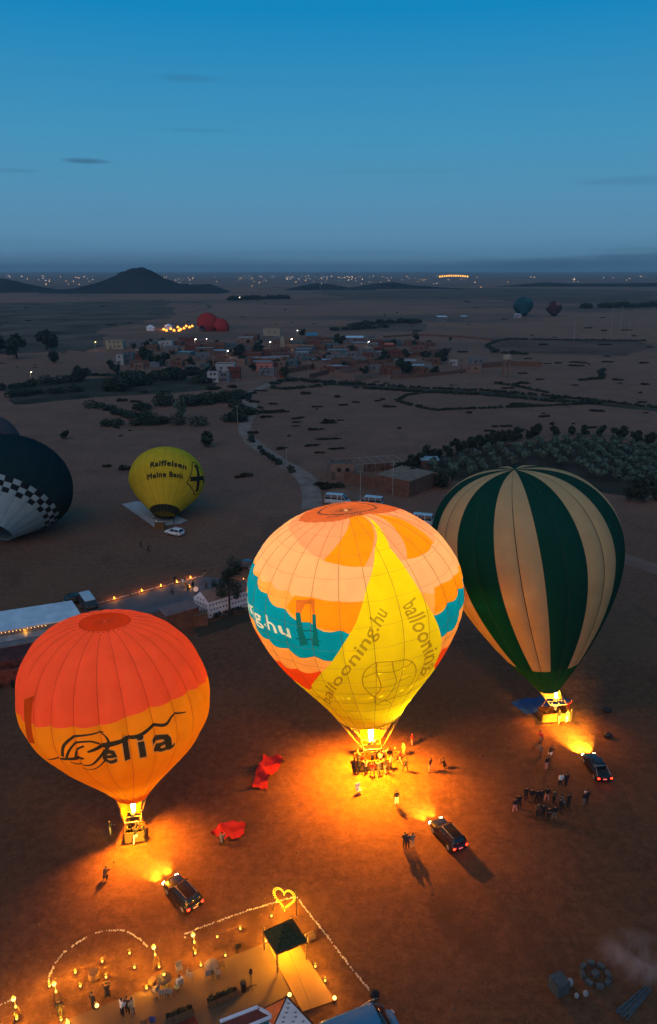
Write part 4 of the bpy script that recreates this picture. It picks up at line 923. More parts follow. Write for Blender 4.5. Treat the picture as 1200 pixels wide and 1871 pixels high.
vehicle('parked_car', 'white hatchback parked before the yellow balloon', 'car', (319, 977), 62, 'white', 'car', False)
vehicle('minibus', 'pale minibus parked beside the dirt path, left of the other one', 'van', (617, 921), -105, 'silver', 'van', False)
vehicle('minibus', 'pale minibus half hidden behind the crown of the patchwork balloon', 'van', (676, 925), 72, 'silver', 'van', False)
vehicle('minibus', 'pale minibus with only its roof showing right of the patchwork crown', 'van', (765, 958), 72, 'silver', 'van', False)
vehicle('minibus', 'dark van with pale roof and bonnet beside the long white roof', 'van', (164, 1117), -148, 'grey', 'van', False)
vehicle('parked_car', 'black car in the gap behind the dark van, by the long white roof', 'car', (142, 1100), -60, 'black', 'car', False)
vehicle('minibus', 'blue van cut off by the bottom edge, beside the white edging', 'van', (658, 1908), -68, 'blue', 'van', False)
vehicle('parked_car', 'dark car by the small red fire behind the tall tree', 'car', (446, 1037), 80, 'grey', 'car', False)
for c in bpy.data.objects:
    if c.name.startswith('minibus') and c.get('label', '').startswith('dark van'):
        for ch in c.children:
            if ch.name.startswith('roof') or ch.name.startswith('body'): ch.data.materials[0] = PAINT['silver'] if ch.name.startswith('roof') else PAINT['grey']

# ------------------------------------------------------------------ lanterns and the camp at lower left
M_LAN = glow('lantern_glass', (1.0, .40, .06), 5); M_GLOBE = glow('lamp_globe', (1.0, .52, .14), 4); M_BULB = glow('bulb', (1.0, .50, .02), 3.5)
LCOL = (1.0, .38, .015)
lan_body = MB(); lan_body.lathe([(.11, 0), (.13, .03), (.10, .06)], n=8); lan_body.lathe([(.03, .46), (.13, .42), (.14, .39)], n=8)
for k in range(4): a = k * PI / 2 + PI / 4; lan_body.bar((.10 * math.cos(a), .10 * math.sin(a), .05), (.10 * math.cos(a), .10 * math.sin(a), .41), .018)
lan_body.tube([(.05 * math.cos(a), 0, .47 + .06 * math.sin(a)) for a in np.linspace(0, PI, 7)], .008, 4)
LAN_B = lan_body.mesh('lantern', M_BLACK); LAN_G = MB().lathe([(.05, .07), (.085, .14), (.085, .32), (.05, .385)], n=8).mesh('flame_glass', M_LAN)
def lantern(p, label, power=40, sc=1.0, name='lantern', group='ground lanterns of the camp', z=0.0):
    loc = at(*p) + Vector((0, 0, z)); t = thing(name, label, 'lantern', loc, 0, group); t.scale = (sc,) * 3
    link('frame', LAN_B, t); link('glass', LAN_G, t); lamp('lantern_light', t, (0, 0, .62), power, LCOL, .08); return t
for p, lb, pw in (((138, 1779), 'lantern on the ground inside the white arc, second from the arc\'s left end', 60), ((187, 1759), 'upper lantern on the ground in the middle of the white arc', 45), ((237, 1744), 'lantern on the ground inside the arc, just below its right end', 22),
                  ((246, 1770), 'lantern left of the tripod lamp at the right end of the arc', 40), ((194, 1788), 'lower lantern on the ground in the middle of the white arc', 40), ((147, 1804), 'dim lantern right of the tripod lamp at the left end of the arc', 35),
                  ((268, 1808), 'bright lantern on the terrace edge, left of the round table', 55), ((291, 1769), 'lantern at the foot of the tripod lamp by the right end of the arc', 55), ((91, 1804), 'lantern at the left tip of the white arc', 60),
                  ((112, 1866), 'lantern near the bottom edge, left of the reddish glow', 45), ((439, 1699), 'lantern on the sand between the heart and the tripod lamp', 40), ((397, 1714), 'small dim lantern on the sand right of the tripod lamp', 10),
                  ((412, 1748), 'lantern on the terrace edge beside the dark chair', 20), ((367, 1766), 'lantern on the terrace edge by the white table', 45), ((357, 1744), 'lantern at the foot of the tripod lamp near the white edging', 40),
                  ((496, 1676), 'lantern on the sand below the heart', 25), ((486, 1722), 'lantern by the left post of the thatched shelter', 60), ((576, 1768), 'upper lantern on the right edge of the paved platform', 35),
                  ((594, 1794), 'lower lantern on the right edge of the paved platform', 45), ((31, 1864), 'lantern at the foot of the leftmost tripod lamp', 70)): lantern(p, lb, pw * 3.4, 1.0)
def tripod_lamp(p, label, power, top=1.75):
    t = thing('tripod_lamp', label, 'lamp', at(*p), 0, 'tripod lamps of the camp')
    for k in range(3):
        a = k * 2 * PI / 3 + .5; MB().tube([(.42 * math.cos(a), .42 * math.sin(a), 0), (0, 0, top)], .022, 5).build('leg', M_BLACK, t)
    MB().lathe([(.02, top - .02), (.12, top + .02), (.16, top + .15), (.12, top + .28), (.02, top + .32)], n=10).build('globe', M_GLOBE, t, True)
    MB().lathe([(.13, top + .31), (.02, top + .38)], n=8).build('cap', M_BLACK, t)
    h = MB(); h.tube([(.05, 0, top - .1), (.05, -.02, top - .5)], .01, 4); h.lathe([(.03, top - .75), (.07, top - .70), (.07, top - .55), (.03, top - .5)], (.05, 0, 0), 8); h.build('hanging_flame', M_LAN, t)
    lamp('tripod_light', t, (0, -.0, top + .52), power * 3.2, LCOL, .12); return t
tripod_lamp((104, 1832), 'tripod lamp at the left end of the white arc', 190); tripod_lamp((31, 1860), 'leftmost tripod lamp, in the lower left corner', 260)
tripod_lamp((284, 1764), 'tripod lamp at the right end of the white arc', 210); tripod_lamp((355, 1741), 'tripod lamp by the corner of the straight white edging', 130)
def globe_lamp(p, label, power, r=.15, z=.35):
    t = thing('globe_lamp', label, 'lamp', at(*p)); MB().tube([(0, 0, 0), (0, 0, z)], .05, 8).build('stem', M_BLACK, t); MB().ball((0, 0, z + r * .9), r, 2).build('globe', M_GLOBE, t, True)
    lamp('globe_light', t, (0, 0, z + 2 * r + .15), power * 2, LCOL, .15); return t
globe_lamp((178, 1846), 'round globe lantern beside the person in black on the terrace edge', 14); globe_lamp((611, 1832), 'round globe lamp at the right corner of the paved platform', 45); globe_lamp((529, 1826), 'globe lamp behind the ridge of the tent at the bottom', 20)
for p, lb in (((301, 1796), 'lantern-fire on the dark round table'),):
    lantern(p, lb, 45, 1.2, z=.7)
# white edging: rows of whitewashed stones
stone_me = []
def edging(pts, label, step=.17, gap=(), world=False, r0=.075):
    P = [Vector(p) if world else at(*p) for p in pts]; mb = MB(); o = P[0]; r = random.Random(len(label)); L = 0; total = sum((b - a).length for a, b in zip(P[:-1], P[1:]))
    for a, b in zip(P[:-1], P[1:]):
        n = max(1, int((b - a).length / step))
        for k in range(n):
            u = (L + (b - a).length * k / n) / total
            if any(g0 < u < g1 for g0, g1 in gap) or r.random() < .04: continue
            q = a.lerp(b, k / n) - o; s = r0 * r.uniform(.75, 1.35)
            mb.ball((q.x + r.uniform(-.04, .04), q.y + r.uniform(-.04, .04), s * .45), s, 1, sc=(1.15, 1, .8))
        L += (b - a).length
    t = thing('stone_edging', label, 'stone edging', o); tag(mb.build('stones', M_STONE, t), kind='stuff'); return t
edging([(89, 1799), (90, 1784), (99, 1763), (114, 1743), (135, 1727), (162, 1710), (178, 1704), (195, 1701), (223, 1700), (240, 1707), (255, 1716), (271, 1731)], 'curved row of whitewashed stones around the lanterns at lower left', .16, ((.115, .125), (.30, .32), (.48, .50), (.575, .60), (.74, .77)))
edging([(337, 1713), (337, 1707), (370, 1694), (418, 1676), (456, 1663), (497, 1651), (520, 1644), (542, 1639)], 'straight row of whitewashed stones running up to the heart from the left', .16)
edging([(543, 1641), (575, 1682), (600, 1714), (625, 1748), (650, 1779), (677, 1812)], 'long row of whitewashed stones running down right from the heart', .16)
edging([(687, 1824), (672, 1833), (655, 1842)], 'short row of whitewashed stones above the blue van', .16)
edging([(-14, 1841), (4, 1835), (14, 1830), (24, 1826)], 'short row of whitewashed stones at the left edge', .16)
t = thing('rock', 'dark rock at the corner between two rows of white stones', 'rock', at(683, 1819)); MB().ball((0, 0, .2), .42, 2, sc=(1, .8, .7)).build('stone', mat('dark_stone', (.03, .03, .035), .9, bump=.5), t)
# paving
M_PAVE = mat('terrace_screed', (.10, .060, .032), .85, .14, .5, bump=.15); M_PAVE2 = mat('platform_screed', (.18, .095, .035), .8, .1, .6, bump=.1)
def slab(name, px, z0, z1, m, zpx=0):
    P = [at(p[0], p[1], z1) for p in px]; mb = MB(); mb.prism([(p.x, p.y) for p in P], z0, z1)
    return tag(mb.build(name, m), kind='structure')
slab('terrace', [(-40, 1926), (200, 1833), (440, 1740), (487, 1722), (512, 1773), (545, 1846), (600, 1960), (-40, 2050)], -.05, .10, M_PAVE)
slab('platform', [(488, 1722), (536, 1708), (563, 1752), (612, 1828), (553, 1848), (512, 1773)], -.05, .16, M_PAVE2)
strip('platform_joint', [(523, 1729), (566, 1838)], .03, .165, M_BLACK, .0, 3)
# thatched shelter
posts = [(507, 1777), (560, 1753), (483, 1735), (533, 1716)]
PB = [at(p[0], p[1], .16) for p in posts]; cen = sum(PB, Vector()) / 4
t = thing('thatched_shelter', 'open shelter with a dark thatched pyramid roof on four posts over the paved platform', 'shelter', (cen.x, cen.y, .16))
M_THATCH = mat('thatch', (.040, .050, .026), .95, .4, 9, bump=.8)
for p in PB: MB().tube([p - t.location, p - t.location + Vector((0, 0, 2.45))], .07, 7).build('post', M_WOOD, t)
RC = [at(505, 1741, 2.62), at(561, 1719, 2.62), at(534, 1679, 2.62), at(481, 1702, 2.62)]; rc = sum(RC, Vector()) / 4; apex = rc - t.location + Vector((0, 0, 1.15))
for k in range(4):
    a, b = RC[k] - t.location, RC[(k + 1) % 4] - t.location; mb = MB(); rows = 9
    for j in range(rows):                                        # courses of thatch lapping over each other
        u0, u1 = j / rows, (j + 1.25) / rows if j < rows - 1 else 1
        q = [a.lerp(apex, u0), b.lerp(apex, u0), b.lerp(apex, min(1, u1)), a.lerp(apex, min(1, u1))]; up = Vector((0, 0, .09)); dn = Vector((0, 0, -.0))
        nseg = 10; top_ = [q[0].lerp(q[1], i / nseg) + up + Vector((0, 0, rnd.uniform(-.05, .02))) for i in range(nseg + 1)]; bot = [q[3].lerp(q[2], i / nseg) for i in range(nseg + 1)]; low_ = [v - Vector((0, 0, .12)) for v in top_]
        vs = top_ + bot + low_; n1 = nseg + 1
        mb.add(vs, [(i, i + 1, n1 + i + 1, n1 + i) for i in range(nseg)] + [(2 * n1 + i, 2 * n1 + i + 1, i + 1, i) for i in range(nseg)])
    mb.build('roof_slope', M_THATCH, t)
bm_ = MB()
for k in range(4): bm_.bar(RC[k] - t.location - Vector((0, 0, .12)), RC[(k + 1) % 4] - t.location - Vector((0, 0, .12)), .10)
bm_.build('roof_beam', M_WOOD, t)
lamp('shelter_lamp', t, (0, 0, 1.75), 2300, (1.0, .42, .006), .15); MB().lathe([(.05, 1.86), (.14, 1.95), (.14, 2.15), (.04, 2.22)], n=10).build('hanging_lamp', M_GLOBE, t, True)
tc_ = MB().tube([(0, 0, 2.2), apex - Vector((0, 0, .1))], .008, 4).build('lamp_cord', M_BLACK, t)
# heart of light bulbs
a, b = at(499, 1662), at(541.5, 1672.5); mid_ = (a + b) / 2; ang = math.atan2((b - a).y, (b - a).x); wd = (b - a).length; hh = 2.75
t = thing('heart_sign', 'tall black frame holding a glowing heart of yellow bulbs', 'heart sign', mid_, ang)
fr = MB(); fr.tube([(-wd / 2, 0, 0), (-wd / 2, 0, hh), (wd / 2, 0, hh), (wd / 2, 0, 0)], .035, 6); fr.build('frame', M_BLACK, t)
def heart(u, s=1.0): return Vector((16 * math.sin(u) ** 3 * s, 0, (13 * math.cos(u) - 5 * math.cos(2 * u) - 2 * math.cos(3 * u) - math.cos(4 * u)) * s * 1.32))
hs = wd * .44 / 16; zc = 1.60; hb = MB()
for off in (-.055, .055): hb.tube([heart(u, hs * (1 + off * 1.6)) + Vector((0, 0, zc)) for u in np.linspace(0, 2 * PI, 61)[:-1]], .028, 5, closed=True)
hb.build('heart_band', mat('heart_band', (.35, .22, .03), .6), t)
bl = [heart(u, hs * k) + Vector((0, -.05, zc)) for k in (.93, 1.07) for u in np.linspace(0, 2 * PI, 44)[:-1]]; bulb = MB().ball((0, 0, 0), .052, 1).mesh('bulb', M_BULB)
for q in bl: link('bulb', bulb, t, q)
st = MB(); st.box((0, -.12, .62), (.62, .3, .05)); st.bar((-.28, -.12, .62), (-.28, -.02, 1.1), .02); st.bar((.28, -.12, .62), (.28, -.02, 1.1), .02); st.build('swing_seat', mat('rust_frame', (.10, .03, .01), .7), t)
lamp('heart_light', t, (0, .35, 1.3), 800, (1.0, .38, .006), .5); lamp('heart_light', t, (0, -.4, .9), 260, (1.0, .45, .015), .4)
# furniture on the terrace
M_PLAST = mat('white_plastic', (.20, .19, .18), .5, .05)
def chair(loc, rz, label, m=M_PLAST, group='chairs on the terrace'):
    t = thing('chair', label, 'chair', loc, rz, group); s = MB(); s.box((0, 0, .45), (.44, .42, .04)); s.build('seat', m, t); k = MB(); k.box((0, -.21, .72), (.44, .04, .45)); k.build('backrest', m, t)
    for x in (-.19, .19):
        for y in (-.18, .18): MB().bar((x, y, 0), (x * .95, y * .95, .45), .04).build('leg', m, t)
    ar = MB(); [ar.tube([(x, -.2, .66), (x, .18, .66), (x, .18, .45)], .018, 4) for x in (-.23, .23)]; ar.build('armrest', m, t); return t
def table(loc, r, label, m, h=.72):
    t = thing('round_table', label, 'table', loc); MB().lathe([(r - .02, h - .03), (r, h - .015), (r - .02, h)], n=20).build('table_top', m, t, True); MB().lathe([(.05, .03), (.05, h - .03)], n=8).build('column', M_BLACK, t); MB().lathe([(r * .55, 0), (r * .5, .03)], n=12).build('foot', M_BLACK, t); return t
Z = .10
table(at(301, 1800, Z), .55, 'dark round table with a lantern on it', mat('dark_table', (.03, .025, .03), .5)); table(at(387, 1775, Z), .55, 'white round table beside the terrace edge', mat('cane_white', (.13, .12, .115), .6))
for p, rz, lb in (((296, 1821), 10, 'white chair at the front left of the dark round table'), ((310, 1819), -8, 'white chair at the front right of the dark round table'), ((285, 1816), 60, 'white chair at the left end of the dark round table'), ((329, 1803), 40, 'white chair under the sitting person in white'),
                  ((328, 1777), -150, 'white chair set apart at the terrace edge behind the sitting person'), ((347, 1789), -100, 'white chair between the two round tables'), ((398, 1784), -70, 'white armchair at the right of the white round table'), ((380, 1786), 20, 'white chair before the white round table')):
    chair(at(p[0], p[1], Z), math.radians(rz), lb)
chair(at(406, 1768, Z), math.radians(-80), 'brown chair to the right of the white round table', M_WOOD); chair(at(435, 1737, .0), math.radians(20), 'dark chair alone on the sand at the terrace edge', M_BLACK)
t = thing('stool', 'pale green stool below the sitting person', 'stool', at(324, 1811, Z)); MB().lathe([(.18, .40), (.2, .44), (.18, .46)], n=12).build('seat', mat('pale_green', (.22, .28, .16), .6), t); [MB().bar((.15 * math.cos(a), .15 * math.sin(a), 0), (.1 * math.cos(a), .1 * math.sin(a), .41), .03).build('leg', M_WOOD, t) for a in (.5, 2.6, 4.7)]
def leaves(mb, c, r, n, rng, size=(.08, .2), sc=(1, 1, 1), mi=0):
    for _ in range(n):
        d = Vector((rng.gauss(0, 1), rng.gauss(0, 1), rng.gauss(0, 1))).normalized() * r * rng.random() ** .4; d = Vector((d.x * sc[0], d.y * sc[1], d.z * sc[2])); s = rng.uniform(*size)
        u = Vector((rng.gauss(0, 1), rng.gauss(0, 1), rng.gauss(0, .6))).normalized(); w = u.cross(Vector((rng.gauss(0, 1), rng.gauss(0, 1), rng.gauss(0, 1)))).normalized(); p = Vector(c) + d
        mb.add([p - u * s, p + w * s * .5, p + u * s, p - w * s * .5], [(0, 1, 2, 3)], mi)
M_LEAF = mat('dark_leaf', (.022, .034, .020), .8, .4, 1.5); M_LEAF2 = mat('olive_leaf', (.078, .125, .098), .8, .35, .8); M_LEAF3 = mat('dry_scrub', (.032, .034, .022), .9, .4, 1.2); M_BARK = mat('bark', (.05, .035, .025), .9, .3, 5)
def planter(a, b, label):
    A, B = at(*a, Z), at(*b, Z); mdl = (A + B) / 2; L = (B - A).length; t = thing('planter', label, 'planter', mdl, math.atan2((B - A).y, (B - A).x))
    bx = MB(); bx.box((0, .22, .22), (L, .05, .44)); bx.box((0, -.22, .22), (L, .05, .44)); bx.box((L / 2 - .02, 0, .22), (.05, .39, .44)); bx.box((-L / 2 + .02, 0, .22), (.05, .39, .44)); bx.build('box', M_WOOD, t)
    MB().box((0, 0, .36), (L - .1, .38, .06)).build('soil', mat('soil', (.02, .016, .012), .95), t)
    f = MB(); r = random.Random(len(label)); [leaves(f, (r.uniform(-L / 2, L / 2), 0, .55), .25, 22, r, (.06, .14)) for _ in range(int(L * 3))]; f.build('plants', M_LEAF, t)
planter((378, 1837), (434, 1813), 'long wooden planter in the middle of the terrace'); planter((302, 1866), (353, 1846), 'long wooden planter at the bottom edge of the terrace')
t = thing('bin', 'black bin standing on the terrace beside the long planter', 'bin', at(445, 1810, Z)); MB().lathe([(.20, 0), (.24, .8), (.26, .82)], n=12).build('drum', M_BLACK, t); MB().lathe([(.27, .82), (.22, .92), (.05, .95)], n=12).build('lid', M_BLACK, t)
t = thing('patio_heater', 'dark slim stand with splayed feet right of the black bin', 'stand', at(459, 1803, Z)); MB().tube([(0, 0, .1), (0, 0, 1.5)], .03, 6).build('pole', M_BLACK, t); MB().lathe([(.05, 1.25), (.13, 1.4), (.10, 1.75), (.03, 1.85)], n=8).build('furled_top', M_BLACK, t)
for k in range(4): a = k * PI / 2 + .4; MB().bar((0, 0, .16), (.42 * math.cos(a), .42 * math.sin(a), .02), .05).build('foot', M_BLACK, t)
for p, lb, r in (((172, 1786), 'dark wooden stump among the lanterns of the arc', .4), ((279, 1797), 'dark pot at the terrace edge left of the round table', .3), ((263, 1866), 'brown stump near the bottom edge of the terrace', .22)):
    t = thing('stump', lb, 'stump', at(*p)); MB().lathe([(r, 0), (r * 1.1, r * .6), (r * .95, r * 1.5), (r * .3, r * 1.55)], n=12).build('block', M_WOOD, t)
t = thing('drum', 'overturned drum with a pale end right of the thatched shelter', 'drum', at(567, 1717), .5); MB().tube([(-.35, 0, .36), (.35, 0, .36)], .36, 14).build('barrel', M_WOOD, t); MB().tube([(-.38, 0, .36), (-.352, 0, .36)], .32, 14).build('end', mat('pale_end', (.4, .34, .26), .7), t)
t = thing('blue_chair', 'small blue seat at the bottom edge of the terrace', 'chair', at(280, 1869, Z)); MB().box((0, 0, .3), (.4, .4, .06)).build('seat', mat('blue_plastic', (.02, .05, .18), .5), t); MB().box((0, -.2, .62), (.4, .05, .55)).build('backrest', mat('blue_plastic', (.02, .05, .18), .5), t); [MB().bar((x, y, 0), (x, y, .28), .04).build('leg', M_BLACK, t) for x in (-.17, .17) for y in (-.17, .17)]
# reception tents at the bottom edge: quilted white cloth with small dark motifs
M_TENT = mat('white_tent_cloth', (.62, .62, .66), .85, .06, 2); M_MOTIF = mat('dark_motif', (.03, .03, .04), .9); M_TROOF = mat('lamplit_orange_roof', (.80, .16, .035), .85, .1, 2); M_TRED = mat('red_brown_roof', (.15, .035, .022), .85, .15, 2)
C1, C2, C3 = at(470, 1848, 2.7), at(500, 1874, 2.7), at(572, 1872, 2.7); C4 = C1 + C3 - C2; R0 = at(468, 1848, 4.3)
A0 = (C1 + C2 + C3 + C4) / 4; A0 = Vector((A0.x * .4 + at(527, 1825, 5.0).x * .6, A0.y * .4 + at(527, 1825, 5.0).y * .6, 5.0))
t = thing('tent', 'white quilted tent with an orange roof slope coloured as lamplit and small dark motifs at the bottom edge', 'tent', (A0.x, A0.y, 0)); o = t.location
v = lambda p: Vector(p) - o
fl = lambda p: Vector((p.x, p.y, 0))
CC = [C1, C2, C3, C4]; w = MB()
for k in range(4): a, b = CC[k], CC[(k + 1) % 4]; w.add([v(fl(a)), v(fl(b)), v(b), v(a)], [(0, 1, 2, 3)])
w.build('tent_wall', M_TENT, t)
for k, mm in enumerate((M_TROOF, M_TENT, M_TENT, M_TROOF)):  # orange roof cloth, its colour brightened to stand for lamplight
    a, b = CC[k], CC[(k + 1) % 4]; m_ = MB(); m_.add([v(a), v(b), v(A0)], [(0, 1, 2)]); m_.build('roof_slope', mm, t)
hem = MB(); [hem.bar(v(p), v(A0) + Vector((0, 0, .02)), .07) for p in CC]; hem.build('roof_hem', M_SUEDE, t)
fa, fb = C2, C3; fn = ((fb - fa).cross(A0 - fa)).normalized()
if fn.z < 0: fn = -fn
for j in range(1, 6):                                            # dark motifs stitched on the front slope
    u = j / 6.2; a = fa.lerp(A0, u); b = fb.lerp(A0, u); n_ = max(1, int((b - a).length / .62)); gx = (b - a).normalized(); dn_ = (a - A0 + b - A0).normalized()
    for k in range(n_):
        q = v(a.lerp(b, (k + .5 + .2 * (j % 2)) / (n_ + .3))) + fn * .02; m_ = MB(); m_.add([q - gx * .15, q + dn_ * .05, q + gx * .15, q + dn_ * .16], [(0, 1, 2, 3)]); m_.build('motif', M_MOTIF, t)
# its long neighbour: red-brown roof strip with white hems
t2 = thing('tent', 'long tent with a red-brown roof strip between white hems at the bottom edge', 'tent', (R0.x, R0.y, 0)); o2 = t2.location
b0, b1 = at(471, 1846, 3.0), at(402, 1873, 3.0); c0, c1 = at(497, 1858, 3.0), at(430, 1886, 3.0); mb = MB(); mb.add([Vector(p) - o2 + Vector((0, 0, .3 if k in (0, 1) else 0)) for k, p in enumerate((b0, b1, c1, c0))], [(0, 1, 2, 3)]); mb.build('roof_strip', M_TRED, t2)
hm = MB(); [hm.bar(Vector(p) - o2 + Vector((0, 0, z)), Vector(q) - o2 + Vector((0, 0, z)), .22, .10) for p, q, z in ((b0, b1, .33), (c0, c1, .05), (b0, c0, .2))]; hm.build('white_hem', M_TENT, t2)
wl = MB(); wl.add([Vector((c0.x, c0.y, 0)) - o2, Vector((c1.x, c1.y, 0)) - o2, c1 - o2, c0 - o2], [(0, 1, 2, 3)]); wl.add([Vector((b0.x, b0.y, 0)) - o2, Vector((c0.x, c0.y, 0)) - o2, c0 - o2, b0 - o2 + Vector((0, 0, .3))], [(0, 1, 2, 3)]); wl.add([Vector((b1.x, b1.y, 0)) - o2, Vector((b0.x, b0.y, 0)) - o2, b0 - o2 + Vector((0, 0, .3)), b1 - o2 + Vector((0, 0, .3))], [(0, 1, 2, 3)])
wl.build('tent_wall', mat('teal_tent_wall', (.03, .16, .19), .7), t2)
slab('rug', [(318, 1873), (355, 1856), (366, 1880), (330, 1900)], .1, .12, mat('red_rug', (.14, .03, .02), .9))
# dim things in the lower right corner
t = thing('crate', 'slatted grey-blue crate on the dark ground in the lower right', 'crate', at(1020, 1808), math.radians(25)); M_SLAT = mat('grey_blue_slat', (.05, .07, .078), .8, .2, 4)
for k in range(6):
    MB().box((0, -.55, .1 + k * .17), (1.1, .04, .14)).build('slat', M_SLAT, t); MB().box((-.57, 0, .1 + k * .17), (.04, 1.06, .14)).build('slat', M_SLAT, t)
    MB().box((.57, 0, .1 + k * .17), (.04, 1.06, .14)).build('slat', M_SLAT, t); MB().box((-.46 + k * .185, 0, 1.08), (.16, 1.1, .04)).build('slat', M_SLAT, t)
wb = MB(); wb.box((0, .55, .53), (1.1, .04, 1.0)); wb.build('back_board', M_SLAT, t)
for p, lb, s in (((1040, 1801), 'pale sack standing right of the slatted crate', .34), ((1053, 1823), 'small grey block below the pale sack', .22), ((1069, 1820), 'small upright grey block below the ring of blocks', .26)):
    t = thing('sack', lb, 'sack', at(*p)); MB().ball((0, 0, s), s, 2, sc=(.8, .7, 1.2)).build('bag', mat('pale_sack', (.24, .26, .27), .8, .2, 3, bump=.4), t, True)
t = thing('fire_ring', 'ring of grey blocks with a block in its middle on the dark ground', 'fire ring', at(1087, 1783))
for k in range(8):
    a = k * PI / 4; MB().box((1.0 * math.cos(a), 1.0 * math.sin(a), .16), (.32, .55, .32), a + rnd.uniform(-.2, .2)).build('block', M_SLAT, t)
MB().box((0, 0, .2), (.5, .45, .4), .5).build('block', M_SLAT, t)
t = thing('log_pile', 'low pile of pale palm stalks in the lower right corner', 'log pile', at(1162, 1832), math.radians(35))
for k in range(9): MB().tube([(-1.7 + rnd.uniform(-.3, .3), -.4 + k * .1, .08 + .05 * (k % 3)), (1.7 + rnd.uniform(-.3, .3), -.1 + k * .05, .12 + .06 * (k % 3))], [.07, .04], 6).build('stalk', M_SLAT, t)
for p, lb in (((1110, 1347), 'dark bag alone on the ground right of the headlight beam'), ((1109, 1301), 'dark bag alone on the ground right of the striped balloon basket')):
    t = thing('bag', lb, 'bag', at(*p)); MB().ball((0, 0, .3), .5, 2, sc=(1.1, .8, .6)).build('sack', M_BLACK, t, True); MB().tube([(-.2, 0, .55), (0, 0, .72), (.2, 0, .55)], .03, 5).build('handle', M_BLACK, t)
t = thing('white_chair', 'small white folding chair on the orange lit ground before the patchwork balloon', 'chair', at(655, 1449), .4)
MB().box((0, 0, .45), (.5, .45, .05)).build('seat', M_WHITE, t); MB().box((0, .24, .85), (.5, .05, .6)).build('backrest', M_WHITE, t); [MB().bar((x, y, 0), (-x, y * .9, .45), .04).build('leg', M_STEEL, t) for x in (-.22, .22) for y in (-.2, .2)]

# ------------------------------------------------------------------ trees and scrub
def crown_mesh(name, seed, blobs, leafm, n=90, size=(.10, .24)):
    r = random.Random(seed); mb = MB()
    for c, rad, sc in blobs: leaves(mb, c, rad, n, r, size, sc)
    return mb.mesh(name, leafm)
def round_blobs(seed, R, H, k, base):
    r = random.Random(seed); out = []
    for _ in range(k):
        a = r.uniform(0, 2 * PI); q = r.uniform(.1, .75) * R; out.append(((q * math.cos(a), q * math.sin(a), base + r.uniform(.15, .9) * H), r.uniform(.30, .52) * R, (1, 1, .85)))
    return out
def trunk_mesh(seed, h, r0, limbs=4, spread=.8):
    r = random.Random(seed); mb = MB(); top = Vector((r.uniform(-.1, .1) * h, r.uniform(-.1, .1) * h, h)); mb.tube([(0, 0, 0), top * .5 + Vector((.03 * h, 0, 0)), top], [r0, r0 * .75, r0 * .5], 6)
    for k in range(limbs):
        a = 2 * PI * k / limbs + r.random(); e = top + Vector((math.cos(a) * spread, math.sin(a) * spread, h * r.uniform(.3, .7))); mb.tube([top * r.uniform(.75, 1), (top + e) / 2 + Vector((0, 0, .08 * h)), e], [r0 * .45, r0 * .3, r0 * .12], 5)
    return mb.mesh('trunk', M_BARK)
OLV = [(crown_mesh('crown', 40 + k, round_blobs(k, 1.35, 2.0, 7, .9), M_LEAF2, 60, (.24, .46)), trunk_mesh(k, 1.1, .13, 4, .6)) for k in range(4)]
DRK = [(crown_mesh('crown', 60 + k, round_blobs(k + 9, 1.7, 2.6, 8, .5), M_LEAF, 70, (.32, .62)), trunk_mesh(k + 5, 1.2, .16, 4, .7)) for k in range(4)]
SHR = [crown_mesh('foliage', 80 + k, [((r_.uniform(-.8, .8), r_.uniform(-.4, .4), .22), .55, (1.2, .9, .55)) for r_ in [random.Random(k * 3 + j) for j in range(4)]], M_LEAF3, 45, (.16, .34)) for k in range(5)]
def tree(p, kind, label, s=1.0, group=None, name='tree', z=0.0):
    cm, tm = rnd.choice(kind); loc = Vector(p) if len(p) == 3 else at(*p); t = thing(name, label, 'tree', loc + Vector((0, 0, z)), rnd.uniform(0, 6.3), group); link('crown', cm, t); link('trunk', tm, t); t.scale = (s, s, s * rnd.uniform(.9, 1.12)); return t
def shrub(p, s=1.0, label='low dark shrub scattered on the open plain', group='shrubs on the plain', sx=1.0):
    loc = Vector(p) if len(p) == 3 else at(*p); o = link('shrub', rnd.choice(SHR)); o.location = loc; o.rotation_euler = (0, 0, rnd.uniform(-.5, .5) if sx != 1 else rnd.uniform(0, 6.3)); o.scale = (s * sx, s, s); return tag(o, label, 'shrub', group)
def inpoly(x, y, P): return bool(inside(np.array([[x, y]]), np.array(P, float), [(i, (i + 1) % len(P)) for i in range(len(P))])[0])
# loose stones and dry tufts strewn over the launch field
r = random.Random(77); mb = MB()
for _ in range(1500):
    q = at(r.uniform(-20, 1220), r.uniform(1000, 1900) ** 1.0); sz = r.uniform(.025, .085) * (1.7 if r.random() < .06 else 1)
    pts_ = [(q.x + sz * math.cos(a) * r.uniform(.7, 1.3), q.y + sz * math.sin(a) * r.uniform(.7, 1.3), 0) for a in (0, 1.3, 2.5, 3.8, 5.0)]; mb.add(pts_ + [(q.x, q.y, sz * r.uniform(.6, 1.3))], [(k, (k + 1) % 5, 5) for k in range(5)])
tag(mb.build('loose_stones', mat('field_stone', (.12, .075, .05), .95, .4, 2)), 'small loose stones strewn over the trodden launch field', 'stones', None, 'stuff')
